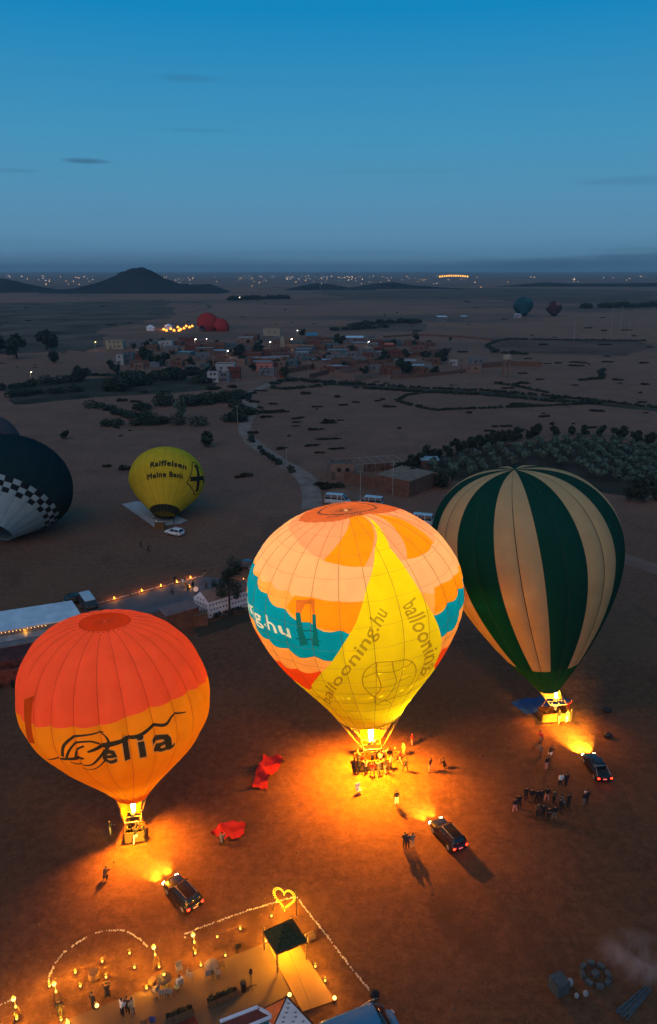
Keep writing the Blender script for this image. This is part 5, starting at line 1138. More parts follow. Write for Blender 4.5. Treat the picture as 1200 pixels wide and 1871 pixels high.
# the orchard: olives in straight rows, a belt of darker trees round it
OP = [(760, 862), (830, 840), (900, 826), (1000, 812), (1080, 806), (1210, 826), (1215, 900), (1140, 905), (1060, 862), (980, 846), (860, 876), (790, 880)]
ow = [at(*p).to_2d() for p in OP]; x0, x1 = min(p.x for p in ow), max(p.x for p in ow); y0, y1 = min(p.y for p in ow), max(p.y for p in ow)
i = 0; x = x0; n_ol = 0
while x < x1:
    y = y0
    while y < y1:
        if inpoly(x, y, ow) and rnd.random() < .93: tree((x + rnd.uniform(-.2, .2), y + rnd.uniform(-.3, .3), 0), OLV, 'grey-green olive tree in the rows of the walled orchard', rnd.uniform(.9, 1.15), 'olive trees in the orchard', 'olive_tree'); n_ol += 1
        y += 4.0
    x += 4.6; i += 1
belt = [(735, 868), (745, 858), (770, 848), (800, 838), (830, 828), (860, 821), (890, 815), (920, 809), (950, 804), (980, 800), (1010, 797), (1040, 795), (1070, 795), (1100, 797), (1130, 802), (1160, 809), (1190, 816), (1215, 822)]
for a, b in zip(belt[:-1], belt[1:]):
    A, B = at(*a), at(*b); n = max(1, int((B - A).length / 3.4))
    for k in range(n):
        q = A.lerp(B, k / n); tree((q.x + rnd.uniform(-.8, .8), q.y + rnd.uniform(-1.2, 1.2), 0), DRK, 'dark tree in the belt along the far side of the orchard', rnd.uniform(.9, 1.45), 'dark trees round the orchard', 'dark_tree')
for p in ((738, 880), (752, 884), (770, 882), (790, 888), (806, 892), (822, 886), (1150, 915), (1175, 918), (1198, 914), (1160, 900), (1185, 896)): tree(p, DRK, 'dark tree along the near wall of the orchard', rnd.uniform(1.0, 1.3), 'dark trees by the orchard wall', 'dark_tree')
# tall loose tree by the tent hall, and the young ones beside it
r = random.Random(5); tb = [((r.gauss(0, .8), r.gauss(0, .8), 4.2 + 4.2 * k / 13), r.uniform(.75, 1.15), (1, 1, .9)) for k in range(14)] + [((1.2, -.2, 3.2), .7, (1, 1, 1)), ((-1.0, .3, 3.0), .6, (1, 1, 1))]
t = thing('tall_tree', 'tall dark loose tree standing beside the white tent hall', 'tree', at(419, 1120)); crown_mesh_ = crown_mesh('crown', 5, tb, M_LEAF, 190, (.09, .22)); link('crown', crown_mesh_, t); MB().tube([(0, 0, 0), (.1, 0, 2.5), (0, 0, 5), (.1, .1, 7.5)], [.17, .14, .10, .03], 8).build('trunk', M_BARK, t)
t = thing('tree', 'slender dark tree left of the tall one by the tent hall', 'tree', at(393, 1097)); link('crown', crown_mesh('crown', 6, [((0, 0, 1.2 + k * .5), .5, (1, 1, 1)) for k in range(5)], M_LEAF, 70, (.08, .18)), t); MB().tube([(0, 0, 0), (0, 0, 2.6)], [.08, .03], 6).build('trunk', M_BARK, t)
for p, lb, s in (((378, 816), 'lone spreading tree in the field above the yellow balloon', 1.5), ((120, 802), 'small lone tree above the checkered balloon', .9), ((331, 768), 'pale loose tree in front of the dark hedges left of the road', 2.4), ((150, 697), 'large dark tree left of the village fields', 2.3), ((85, 640), 'big dark tree at the left, behind the lit pole', 4.4), ((30, 655), 'broad dark tree at the left edge', 4.0), ((-5, 645), 'dark tree cut off by the left edge', 4.5), ((100, 664), 'dark tree below the big one at the left', 2.2), ((553, 614), 'dark cypress beside the beige block at the back of the village', 1.8),
                 ((265, 668), 'dense dark tree between the white houses on the left of the village', 3.0), ((300, 668), 'dark tree in the middle left of the village', 2.6), ((440, 655), 'dark tree before the beige block in the village', 2.6), ((470, 650), 'dark tree left of the village street lamp', 2.4), ((620, 632), 'dark tree beside the long white roof in the village', 2.4), ((735, 684), 'dark tree in the front row of the village on the right', 2.6), ((805, 664), 'dark tree before the right end of the village', 2.2)):
    tree(p, DRK if 'pale' not in lb else OLV, lb, s)
def hedge(px, label, w=1.3, h=1.2, m=None, dens=26, group=None):
    P = [at(*p) for p in px]; o = P[0]; mb = MB(); r = random.Random(len(label) + int(px[0][0])); sc = max(1.0, o.y / 260)
    for a, b in zip(P[:-1], P[1:]):
        n = max(1, int((b - a).length / (w * 1.1)))
        for k in range(n):
            if r.random() < .1: continue
            q = a.lerp(b, (k + r.random()) / n) - o; hh = h * r.uniform(.55, 1.25); dn = int(dens * max(1, (w / 1.3) ** 1.6)); leaves(mb, (q.x + r.uniform(-.5, .5) * w, q.y + r.uniform(-.5, .5) * w, hh * .45), w * r.uniform(.7, 1.1), dn * 2, r, (.26 * sc * max(1, w / 2.6) ** .6, .52 * sc * max(1, w / 2.6) ** .6), (1, 1, hh / w * .8))
    return tag(mb.build('hedge', m or M_LEAF, None, False, o), label, 'hedge', group)
for a in (
 ([(180, 805 - 25), (300, 774), (265, 768), (222, 757), (190, 747), (150, 744)], 'lowest dark hedge left of the road, ending by the lone pale tree', 3.2, 2.4), ([(262, 765), (290, 776), (340, 778), (400, 774), (440, 766), (458, 752)], 'dark hedge curving along the near side of the fields to the road', 3.6, 2.8),
 ([(250, 752), (280, 744), (310, 738), (350, 742), (390, 735), (436, 728)], 'thick dark hedge in the middle of the fields left of the road', 5.2, 3.8), ([(215, 712), (250, 700), (300, 694), (345, 692), (385, 698)], 'broad belt of bushes below the white houses', 8.0, 4.4), ([(235, 706), (290, 690), (350, 684), (380, 690)], 'second belt of bushes behind the broad one below the white houses', 6.5, 3.6),
 ([(0, 714), (60, 704), (120, 698), (170, 697)], 'dark hedge along the fields at the left edge', 3.6, 2.8), ([(15, 726), (70, 720), (150, 716)], 'lower dark hedge along the fields at the left edge', 3.2, 2.4), ([(120, 690), (175, 686), (215, 688), (300, 690)], 'low hedge along the lane in front of the village', 1.8, 1.3),
 ([(499, 703), (510, 698), (535, 695), (570, 698), (610, 700), (660, 703)], 'low dark bank along the top of the triangular field', 2.0, 1.3), ([(493, 708), (520, 712), (560, 708), (600, 704)], 'low dark bank along the foot of the triangular field', 1.6, 1.0), ([(452, 733), (455, 722), (468, 718)], 'short low wall of brush at the bend of the road', 1.0, .9),
 ([(596, 701), (680, 704), (760, 709), (880, 714), (1000, 724), (1100, 734), (1220, 748)], 'long hedge along the upper side of the dark field track', 1.2, .85), ([(650, 709), (760, 716), (880, 722), (1000, 733), (1090, 738)], 'long hedge along the lower side of the dark field track', 1.2, .9), ([(725, 732), (745, 722), (800, 716)], 'left bank of the wedge shaped field', 1.0, .7), ([(725, 733), (755, 742), (795, 750), (860, 747), (950, 744), (1040, 740), (1095, 737)], 'lower bank of the wedge shaped field', 1.0, .7),
 ([(905, 690 + 10), (940, 706), (1000, 718)], 'thin bank running from the water tower to the field track', 1.2, .8), ([(900, 640), (888, 632), (905, 624), (930, 620), (1000, 621), (1090, 622), (1180, 623)], 'thin dark bank round the long fallow field', 1.6, .7), ([(905, 644), (935, 646), (965, 648)], 'dark bushes at the near left corner of the fallow field', 3.0, 1.6),
 ([(1062, 695), (1100, 692), (1102, 685), (1095, 680), (1102, 676)], 'small bent bank on the open plain right of the water tower', 1.6, 1.2), ([(640, 597), (680, 592), (740, 590), (775, 590)], 'row of bushes far behind the village on the right', 5.0, 3.0), ([(605, 604), (650, 602), (700, 598)], 'nearer row of bushes far behind the village on the right', 5.0, 2.6), ([(420, 549), (470, 547), (530, 546)], 'dark line of bushes far out on the plain beyond the crimson balloons', 9.0, 4.0),
 ([(1060, 563), (1130, 562), (1210, 560)], 'dark line of bushes far out on the plain at the right edge', 9, 4.5), ([(470, 820), (485, 832), (500, 842), (513, 852)], 'broken row of low bushes along the left of the road', 1.1, 1.0), ([(525, 858), (540, 866)], 'bushes by the pole where the road runs out', 1.3, 1.2), ([(425, 742), (440, 755), (435, 770)], 'dark bushes hugging the road bend', 3.6, 2.8), ([(455, 795), (460, 808)], 'bushes at the left of the road bend below', 1.2, .9)):
    hedge(*a)
for (px, py, s, sx) in ((558, 720, 1.9, 1.3), (616, 726, 1.9, 1), (627, 741, 1.3, 1.4), (463, 735, 1.6, 1.6), (475, 746, 1.5, 1), (498, 739, 1.4, 1.2), (485, 763, 1.5, 1.3), (498, 754, 2.0, 3), (579, 744, 1.0, 2.4), (578, 748, .8, 1), (545, 765, 1.2, 2.2), (600, 770, 1.5, 1.6), (600, 774, 1.5, 1.6), (572, 786, 1.4, 1.4), (588, 785, 1, 1.3), (462, 792, 1.5, 1.3), (515, 821, 1.5, 1.6), (600, 803, 1.0, 4), (568, 815, 1.2, 1.8), (615, 821, 1.1, 2), (583, 828, 1, 1.4), (528, 797, .8, 1), (540, 779, .7, 2), (450, 870, 1.6, 1.4), (438, 872, 1.3, 1), (230, 858, 1.9, 1.3), (195, 853, 1.3, 1), (213, 782, 1.2, 1.2), (237, 787, .8, 1), (242, 735, 1.6, 1), (262, 718, 1.8, 1), (300, 717, 1.7, 1.2), (222, 733, 2.0, 1.2), (250, 735, 1.5, 1.2), (390, 712, 2.6, 1.4), (425, 708, 2.4, 1), (600, 890, 2.2, 1.5), (596, 893, 1.6, 1.2),
                        (1090, 752, 1.6, 1.5), (995, 762, 1.4, 1.4), (905, 780, 1, 1.3), (925, 780, 1.3, 1.5), (890, 788, 1.1, 1.5), (950, 786, 1.1, 1.8), (1047, 775, .9, 1), (1128, 695, 1.6, 1.8), (1178, 703, 1.5, 1.5), (985, 694, 1.2, 1.5), (955, 683, 1.4, 1.8), (1020, 664, 1.5, 1.5), (1055, 663, 1.6, 3), (1052, 669, 1.6, 3), (1110, 662, 1.6, 3), (1175, 664, 1.8, 1.6), (955, 701, 1.9, 1.3), (943, 703, 1.8, 1.2), (700, 730, 1.2, 1), (690, 733, 1.0, 1.6), (1005, 665, 1, 1), (965, 656, 1.2, 2), (845, 644, 2, 1.5), (1020, 728, 2.2, 1.8), (1075, 735, 2.4, 1.4), (950, 741, 2.2, 2.6), (970, 742, 1.8, 2)):
    shrub((px, py), s * .95, sx=sx)
for _ in range(120):
    px = rnd.uniform(-10, 1210); py = rnd.choice((rnd.uniform(545, 620), rnd.uniform(700, 800), rnd.uniform(625, 720)))
    if 150 < px < 830 and 612 < py < 690: continue
    if px < 450 and 690 < py < 790: continue
    if px > 640 and 795 < py: continue
    shrub((px, py), rnd.uniform(.6, 1.3) * (1 if py > 640 else 1.7), sx=rnd.choice((1, 1.4, 2.2)))

# ------------------------------------------------------------------ buildings
M_MUD = mat('mud_wall', (.135, .070, .050), .9, .2, .8, bump=.3); M_MUD2 = mat('pale_mud_wall', (.20, .125, .095), .9, .2, .8); M_LIME = mat('limewash', (.30, .30, .30), .85, .15, .8); M_BEIGE = mat('beige_render', (.27, .225, .165), .85, .12, .6); M_PINK = mat('pink_render', (.42, .15, .12), .85, .12, .6)
M_BLUEW = mat('blue_painted_wall', (.02, .26, .46), .6, .08, 1); M_GREYW = mat('grey_render', (.13, .135, .145), .85, .15, .6); M_TEALW = mat('teal_grey_render', (.065, .10, .115), .85, .15, .6); M_FLAT = mat('flat_earth_roof', (.12, .085, .068), .95, .25, .7); M_WROOF = mat('white_sheet_roof', (.48, .55, .60), .6, .12, .5); M_TIN = mat('tin_roof', (.22, .25, .27), .5, .2, .7); M_DOOR = mat('door_paint', (.09, .06, .045), .6); M_HOLE = mat('window_dark', (.012, .012, .014), .4)
M_BRICKR = mat('red_brick_wall', (.13, .045, .035), .9, .25, 1.5)
WALLS = dict(mud=M_MUD, mud2=M_MUD2, lime=M_LIME, beige=M_BEIGE, pink=M_PINK, blue=M_BLUEW, grey=M_GREYW, teal=M_TEALW, brick=M_BRICKR)
def house(p, w, d, h, rz, wall, label, nwin=2, parapet=True, roof=None, group=None, floors=1, door=True):
    """flat roofed block: walls with a parapet, sunk roof, door and windows with sills on the front (south) face"""
    loc = Vector(p) if len(p) == 3 else at(*p); t = thing('house', label, 'house', loc + Vector((0, 0, 0)), rz, group); m = WALLS[wall]; th = .3
    wl = MB(); wl.box((0, 0, h / 2), (w, th, h)); wl.box((0, d, h / 2), (w, th, h)); wl.box((-w / 2 + th / 2, d / 2, h / 2), (th, d - th, h)); wl.box((w / 2 - th / 2, d / 2, h / 2), (th, d - th, h)); wl.build('wall', m, t)
    MB().box((0, d / 2, h - (.45 if parapet else -.06)), (w - 2 * th + (.0 if parapet else 1.2), d - th + (.0 if parapet else .9), .12)).build('roof', roof or M_FLAT, t)
    r = random.Random(len(label) + int(w * 10))
    for f in range(floors):
        for k in range(nwin):
            x = -w / 2 + w * (k + 1) / (nwin + 1) + r.uniform(-.3, .3); z = h * (f + .62) / floors
            wn = MB().box((x, -th / 2 - .015, z), (1.0, .05, 1.0)).build('window', M_HOLE, t); MB().box((x, -th / 2 - .05, z - .56), (1.2, .12, .1)).build('sill', m, wn)
    if door: MB().box((-w / 2 + w * r.uniform(.12, .3), -th / 2 - .02, 1.05), (1.1, .06, 2.1)).build('door', M_DOOR, t)
    return t
def hpx(x0, x1, ytop, ybase, wall, label, depth=None, rz=0.0, **k):
    """a house measured on the photograph: left, right, top and foot of its front"""
    p = at((x0 + x1) / 2, ybase); s = ppm(p); w = (x1 - x0) / s; h = (ybase - ytop) / s * 1.03 * .93
    return house((p.x, p.y, 0), w, depth or w * .7, max(2.2, h), rz, wall, label, **k)
for a, k in (
 ((194, 225, 622, 638, 'beige', 'beige two storey block at the left end of the village'), dict(floors=2, nwin=3)), ((290, 314, 623, 634, 'lime', 'white house at the back left of the village'), {}), ((301, 326, 633, 645, 'grey', 'grey house just below the white one at the back left'), {}), ((213, 226, 648, 667, 'lime', 'narrow tall white house at the left of the village'), dict(floors=2, nwin=1)), ((226, 244, 645, 666, 'teal', 'blue-grey house beside the narrow tall white one'), dict(floors=2)),
 ((394, 428, 664, 684, 'lime', 'white house with a lamp on its roof near the road'), dict(nwin=2)), ((379, 399, 679, 699, 'lime', 'white two storey house front left of the lamp house'), dict(floors=2, nwin=2)), ((399, 419, 681, 699, 'grey', 'grey house between the white front house and the brown one'), dict(floors=2)), ((418, 439, 671, 692, 'brick', 'dark brown house right of the lamp house'), {}), ((468, 498, 664, 678, 'pink', 'salmon pink house in the village near the road'), dict(nwin=2)),
 ((473, 500, 674, 687, 'grey', 'grey house in front of the salmon pink one'), {}), ((505, 522, 679, 690, 'brick', 'small brick block right of the grey house by the road'), dict(nwin=1)), ((481, 511, 600, 614, 'beige', 'large beige block at the back of the village'), dict(nwin=2, door=False)), ((560, 579, 609, 620, 'blue', 'bright blue building at the back of the village'), {}), ((591, 609, 622, 632, 'mud2', 'brown house left of the long white roof'), {}), ((540, 570, 639, 651, 'teal', 'teal-grey house in the middle of the village'), {}), ((551, 574, 652, 664, 'teal', 'blue-grey house below the teal-grey one'), {}),
 ((703, 719, 627, 640, 'pink', 'pink house at the back right of the village'), {}), ((711, 738, 640, 652, 'brick', 'brown house below the pink one at the back right'), {}), ((694, 716, 672, 684, 'brick', 'brown house in the front row left of the dark tree'), {}), ((742, 775, 668, 682, 'mud', 'mud house with a pale sheet roof in the front row on the right'), dict(roof=M_TIN, parapet=False)), ((777, 800, 674, 683, 'mud', 'low mud house in the front row right of the sheet roof'), {}), ((845, 878, 668, 680, 'mud2', 'mud house nearest the water tower'), {}), ((861, 886, 655, 667, 'grey', 'dark grey house behind the one nearest the water tower'), {}), ((822, 836, 658, 668, 'lime', 'pale house among bushes at the right of the village'), dict(nwin=1)),
 ((668, 688, 613, 628, 'grey', 'grey house behind the right street lamp'), dict(floors=2)), ((340, 356, 690 - 22, 682, 'grey', 'small pale shed behind the belt of bushes'), dict(nwin=1)), ((365, 382, 664, 674, 'teal', 'low blue-grey shed left of the lamp house'), dict(nwin=1)), ((298, 306, 672, 680, 'lime', 'tiny white hut by a pole below the village'), dict(nwin=1, door=False)), ((245, 262, 664, 676, 'mud2', 'pale brown house under the dense dark tree'), {}), ((580, 604, 664, 674, 'mud2', 'pale mud house behind the long front wall'), {})):
    hpx(*a, **k)
fill = random.Random(21); n = 0; used = []
while n < 105:
    px, py = fill.uniform(235, 800), fill.uniform(622, 682)
    if py > 672 and px < 560 or py < 628 and (px < 330 or px > 720): continue
    if any(abs(px - u) < 17 and abs(py - v_) < 4.2 for u, v_ in used): continue
    used.append((px, py)); p = at(px, py); w = fill.uniform(6, 13); m = fill.choice(('mud', 'mud', 'mud2', 'brick', 'mud', 'grey', 'teal', 'mud2'))
    lab = {'mud': 'low brown mud house packed among others in the village', 'mud2': 'low pale mud house packed among others in the village', 'brick': 'low dark brick house packed among others in the village', 'grey': 'low grey house packed among others in the village', 'teal': 'low blue-grey house packed among others in the village'}[m]
    house((p.x, p.y, 0), w, w * fill.uniform(.6, 1), fill.uniform(2.6, 4.2), fill.uniform(-.25, .25), m, lab, nwin=fill.choice((1, 2)), roof=fill.choice((M_FLAT, M_FLAT, M_FLAT, M_TIN, M_FLAT)), group='small ' + {'mud2': 'pale mud'}.get(m, m) + ' houses of the village'); n += 1
for _ in range(70):
    px, py = fill.uniform(200, 830), fill.uniform(622, 690)
    tree((px, py), DRK, 'dark bushy tree among the village houses', fill.uniform(.8, 1.6), 'dark trees among the village houses', 'dark_tree')
def wall(px, label, h=2.0, m=M_MUD, t=.35, closed=False, group=None, name='wall'):
    P = [at(*p).to_2d() if len(p) == 2 else Vector(p[:2]) for p in px]; o = P[0]; mb = MB(); P2 = P + ([P[0]] if closed else []); h0 = h
    for k, (a, b) in enumerate(zip(P2[:-1], P2[1:])):
        d = (b - a); n_ = max(1, int(d.length / 6)); R = d.normalized()
        for q in range(n_):
            s0 = a + d * (q / n_) + R * (t / 2 if q == 0 else 0); s1 = a + d * ((q + 1) / n_) + R * (t / 2 if q == n_ - 1 and k < len(P2) - 2 else 0); hh = h0 + rnd.uniform(-.08, .08); mid = (s0 + s1) / 2 - o
            mb.box((mid.x, mid.y, hh / 2), ((s1 - s0).length - .01, t, hh), math.atan2(d.y, d.x))
    return tag(mb.build(name, m, None, False, Vector((o.x, o.y, 0))), label, 'wall', group)
wall([(611, 685), (646, 696), (693, 688), (660, 678)], 'brown wall round the square yard in front of the village', 2.6, M_MUD2, .4, True); wall([(564, 692), (600, 683)], 'short dark wall left of the walled yard', 2.2); wall([(500, 672), (560, 664), (640, 660)], 'long dark wall behind the front houses', 2.2); wall([(514, 684), (580, 672), (650, 667), (720, 662)], 'long dark garden wall across the front of the village', 2.4); wall([(620, 671), (680, 663), (728, 656)], 'wall in the middle right of the village', 2.4); wall([(330, 655), (400, 658), (470, 656)], 'long low wall across the left part of the village', 2.0, M_MUD2); wall([(380, 663), (440, 655), (500, 648)], 'low slanting wall left of the village street lamp', 2.0, M_MUD2)
wall([(880, 672), (935, 668), (990, 670)], 'dark wall behind the water tower', 2.6); wall([(712, 692), (760, 690), (800, 686), (850, 680)], 'low wall along the right front of the village', 1.6); wall([(440, 640), (520, 634), (600, 636)], 'wall between the village street lamps', 2.2, M_MUD2); wall([(640, 640), (700, 646), (760, 648), (825, 640)], 'low wall at the back right of the village', 1.8)
wall([(700, 617), (760, 613), (830, 616), (900, 622)], 'thin field wall behind the right of the village', 1.4)
# long white shed roof, sheds far out
def shed(x0, x1, y, h, d, label, wallm='grey', roof=M_WROOF): p = at((x0 + x1) / 2, y); return house((p.x, p.y, 0), (x1 - x0) / ppm(p), d, h, 0, wallm, label, nwin=3, parapet=False, roof=roof)
shed(628, 664, 627, 4, 14, 'long building with a white sheet roof at the back of the village'); shed(800, 817, 588, 5, 18, 'white shed far out on the plain, left of two'); shed(843, 854, 587, 5, 12, 'grey shed far out on the plain, right of two'); shed(941, 952, 581, 4, 8, 'white truck shed before the far petrol blue balloon', 'lime')
# water tower
p = at(924, 689); t = thing('water_tower', 'concrete water tower on tall legs right of the village', 'water tower', p); hw = 1.35
for sx in (-1, 1):
    for sy in (-1, 1): MB().box((sx * hw, sy * hw, 4.3), (.5, .5, 8.6)).build('leg', M_MUD2, t)
for z in (2.6, 5.4): b_ = MB(); [b_.box((0, s * hw, z), (2.2, .35, .35)) for s in (-1, 1)]; [b_.box((s * hw, 0, z), (.35, 2.2, .35)) for s in (-1, 1)]; b_.build('brace', M_MUD2, t)
MB().lathe([(1.7, 8.6), (2.1, 9.0), (2.1, 10.6), (1.8, 10.9), (.2, 11.2)], n=12).build('tank', M_BEIGE, t)
p = at(516, 644); t = thing('minaret', 'small square pale minaret in the middle of the village', 'minaret', p); MB().box((0, 0, 4.2), (2.4, 2.4, 8.4)).build('shaft', M_BEIGE, t); MB().box((0, 0, 8.7), (2.9, 2.9, .6)).build('parapet', M_BEIGE, t); MB().box((0, 0, 9.8), (1.3, 1.3, 1.6)).build('lantern', M_BEIGE, t); MB().ball((0, 0, 10.8), .6, 1).build('dome', M_BEIGE, t)
# compound in the middle distance
house((at(625, 876).x, at(625, 876).y, 0), 6.4, 6.0, 4.2, .12, 'mud2', 'small flat roofed lodge with an open porch at the corner of the walled compound', nwin=2, roof=M_FLAT)
p = at(640, 883); wall([(628, 880), (664, 886), (712, 896), (748, 888)], 'mud wall along the front of the compound', 2.6, M_MUD)
q = at(718, 902); house((q.x, q.y, 0), 9.5, 10.5, 4.0, math.radians(-40), 'mud', 'brown flat roofed block with a plain front in the walled compound', nwin=0, parapet=False, roof=mat('ochre_flat_roof', (.20, .135, .10), .95, .15, .5), door=False)
wall([(752, 878), (800, 884), (822, 890)], 'mud wall of the orchard right of the brown block', 2.8, M_MUD2)
wall([(664, 862), (712, 858), (735, 868)], 'back wall of the compound under the pergola', 2.0)
t = thing('pergola', 'long white pipe pergola frame over the compound yard', 'pergola', at(690, 868)); o = t.location; xs_ = [at(652 + k * 17, 868 - k * 1.2) for k in range(6)]
for k, a in enumerate(xs_):
    a = a - o; MB().tube([a, a + Vector((0, 0, 2.9))], .05, 5).build('post', M_TIN, t); MB().tube([a + Vector((0, 0, 2.9)), a + Vector((-2.2, 4.0, 3.6))], .045, 5).build('rafter', M_TIN, t)
MB().tube([xs_[0] - o + Vector((-2.2, 4, 3.6)), xs_[-1] - o + Vector((-2.2, 4, 3.6))], .045, 5).build('beam', M_TIN, t); MB().tube([xs_[0] - o + Vector((0, 0, 2.9)), xs_[-1] - o + Vector((0, 0, 2.9))], .06, 5).build('beam', M_POLE, t)
shed(770, 800, 858, 2.6, 4, 'low grey roof among the orchard trees', 'mud', M_TIN)
# long white-roofed hall with its string of lights, lower building in front
def prism_px(name, px, z0, z1, m, parent, inset=0.0):
    P = [at(a, b, z1) for a, b in px]; o = parent.location; return MB().prism([(p.x - o.x, p.y - o.y) for p in P], z0, z1).build(name, m, parent)
t = thing('hall', 'long hall with a pale blue-white flat roof at the left edge', 'building', at(60, 1160)); prism_px('wall', [(-120, 1142), (129, 1102), (147, 1129), (-120, 1176)], 0, 3.5, M_GREYW, t); prism_px('roof', [(-125, 1136), (131, 1097), (151, 1127), (-125, 1175)], 3.52, 3.75, M_WROOF, t)
t = thing('string_lights', 'string of small warm bulbs along the eaves of the long white roof', 'string lights', at(0, 1157, 3.5)); o = t.location; e0, e1 = at(-60, 1167, 3.4), at(83, 1142, 3.4); MB().tube([e0 - o, e1 - o], .015, 4).build('wire', M_BLACK, t); bulbm = MB().ball((0, 0, 0), .06, 1).mesh('bulb', glow('string_bulb', (1, .42, .10), 5))
for k in range(22): link('bulb', bulbm, t, e0.lerp(e1, k / 21) - o + Vector((0, 0, rnd.uniform(-.1, .02))))
lamp('string_light', t, at(50, 1148, 3.0) - o + Vector((0, -.8, 0)), 80, LCOL, .3)
t = thing('terrace_building', 'low building with a pale roof ledge in front of the long white roof', 'building', at(40, 1190)); prism_px('wall', [(-120, 1188), (84, 1152), (90, 1166), (-120, 1204)], 0, 2.6, M_GREYW, t); prism_px('roof_ledge', [(-120, 1184), (84, 1149), (89, 1157), (-120, 1192)], 2.62, 2.8, M_TIN, t)
t = thing('awning', 'pale lean-to roof beside the low building, behind the orange balloon', 'awning', at(110, 1165)); prism_px('roof', [(82, 1146), (150, 1134), (160, 1144), (88, 1160)], 2.5, 2.62, M_TIN, t); [MB().tube([at(a, b) - t.location, at(a, b) - t.location + Vector((0, 0, 2.5))], .06, 5).build('post', M_POLE, t) for a, b in ((92, 1178), (150, 1168))]
t = thing('barn', 'dark red-brown roofed barn at the left edge, left of the orange balloon', 'building', at(20, 1215)); prism_px('wall', [(-120, 1196), (84, 1160), (70, 1200), (-120, 1232)], 0, 2.2, M_BRICKR, t); prism_px('roof', [(-122, 1194), (88, 1157), (74, 1196), (-122, 1230)], 2.22, 2.36, mat('dull_red_roof', (.085, .035, .035), .9, .2, .6), t)
wall([(-20, 1255), (40, 1246), (75, 1236)], 'dark wall with bays left of the orange balloon', 2.2, M_BRICKR); hedge([(-10, 1262), (30, 1256)], 'dark bushes at the foot of the wall at the left edge', .9, 1.0)
M_YARD = mat('yard_paving', (.075, .080, .088), .8, .15, .5); slab('yard', [(176, 1108), (375, 1053), (420, 1060), (450, 1075), (230, 1132)], -.04, .05, M_YARD)
edging([(178, 1103), (209, 1095), (259, 1081), (294, 1072), (323, 1065), (348, 1058), (373, 1052)], 'white edging with small fires along the far side of the yard', .30, (), False, .12)
t = thing('storehouse', 'brown storehouse with a big white door right behind the orange balloon', 'building', at(330, 1135)); prism_px('wall', [(291, 1112), (346, 1097), (363, 1109), (306, 1127)], 0, 2.9, M_MUD, t); prism_px('roof', [(288, 1111), (346, 1095), (365, 1108), (303, 1126)], 2.92, 3.05, mat('dusty_pink_roof', (.19, .125, .12), .9, .15, .7), t)
d0, d1 = at(340, 1146), at(360, 1140); c_ = (d0 + d1) / 2 - t.location; MB().box((c_.x, c_.y - .12, 1.25), ((d1 - d0).length, .08, 2.4), math.atan2((d1 - d0).y, (d1 - d0).x)).build('door', mat('pale_pink_door', (.50, .42, .42), .7, .06, 2), t)
c2 = at(326, 1142) - t.location; MB().box((c2.x, c2.y - .1, 2.0), (.3, .06, .3), .25).build('window', glow('lit_window', (1, .55, .2), 4), t)
# tent hall
t = thing('tent_hall', 'long white gabled tent hall with rows of dark motifs beside the tall tree', 'tent', at(382, 1129)); o = t.location
g0, g1 = at(355, 1119), at(382, 1130); L_ = at(462, 1105) - g1; L_.z = 0; u_ = (g1 - g0); u_.z = 0; h_e, h_r = 2.7, 4.1
Q = lambda s, l, z: g0 + u_ * s + L_ * l + Vector((0, 0, z)) - o
w_ = MB(); w_.add([Q(0, 0, 0), Q(1, 0, 0), Q(1, 0, h_e), Q(.5, 0, h_r), Q(0, 0, h_e)], [(0, 1, 2, 3, 4)]); w_.add([Q(1, 0, 0), Q(1, 1, 0), Q(1, 1, h_e), Q(1, 0, h_e)], [(0, 1, 2, 3)]); w_.add([Q(0, 1, 0), Q(0, 0, 0), Q(0, 0, h_e), Q(0, 1, h_e)], [(0, 1, 2, 3)]); w_.add([Q(0, 1, 0), Q(1, 1, 0), Q(1, 1, h_e), Q(.5, 1, h_r), Q(0, 1, h_e)], [(4, 3, 2, 1, 0)]); w_.build('tent_wall', M_TENT, t)
M_TTOP = mat('tent_roof_cloth', (.20, .14, .115), .9, .12, 1.2)
for a, b in ((0, .5), (1, .5)): rf = MB(); za, zb = h_e, h_r; rf.add([Q(a, 0, za + .04), Q(a, 1, za + .04), Q(b, 1, zb + .04), Q(b, 0, zb + .04)], [(0, 1, 2, 3)]); rf.build('roof_slope', M_TTOP, t)
sd = Vector((L_.y, -L_.x, 0)).normalized();
if sd.dot(u_) < 0: sd = -sd
fd_ = -L_.normalized(); ln = L_.normalized(); un = u_.normalized(); mo = MB().add([(-.16, 0, .0), (0, 0, -.2), (.16, 0, 0), (0, 0, .14)], [(0, 1, 2, 3)])
def motif(c, ax_):
    m_ = MB(); m_.add([c - ax_ * .18, c - Vector((0, 0, .22)), c + ax_ * .18, c + Vector((0, 0, .14))], [(0, 1, 2, 3)]); m_.build('motif', M_MOTIF, t)
for rw in range(3):
    for k in range(14): motif(Q(1, (k + .5 + .25 * (rw % 2)) / 14.5, .5 + rw * .85) + sd * .015, ln)
for rw in range(4):
    for k in range(5):
        s_ = (k + .5 + .25 * (rw % 2)) / 5.4; zz_ = .5 + rw * .8
        if zz_ < h_e + (h_r - h_e) * (1 - abs(s_ - .5) * 2) - .3: motif(Q(s_, 0, zz_) + fd_ * .015, un)
t = thing('crate_box', 'brown box between the storehouse door and the tent hall', 'box', at(366, 1140)); MB().box((0, 0, .9), (2.2, 1.6, 1.8), .25).build('box_body', M_MUD, t); MB().box((0, 0, 1.85), (2.3, 1.7, .08), .25).build('lid', M_WOOD, t)
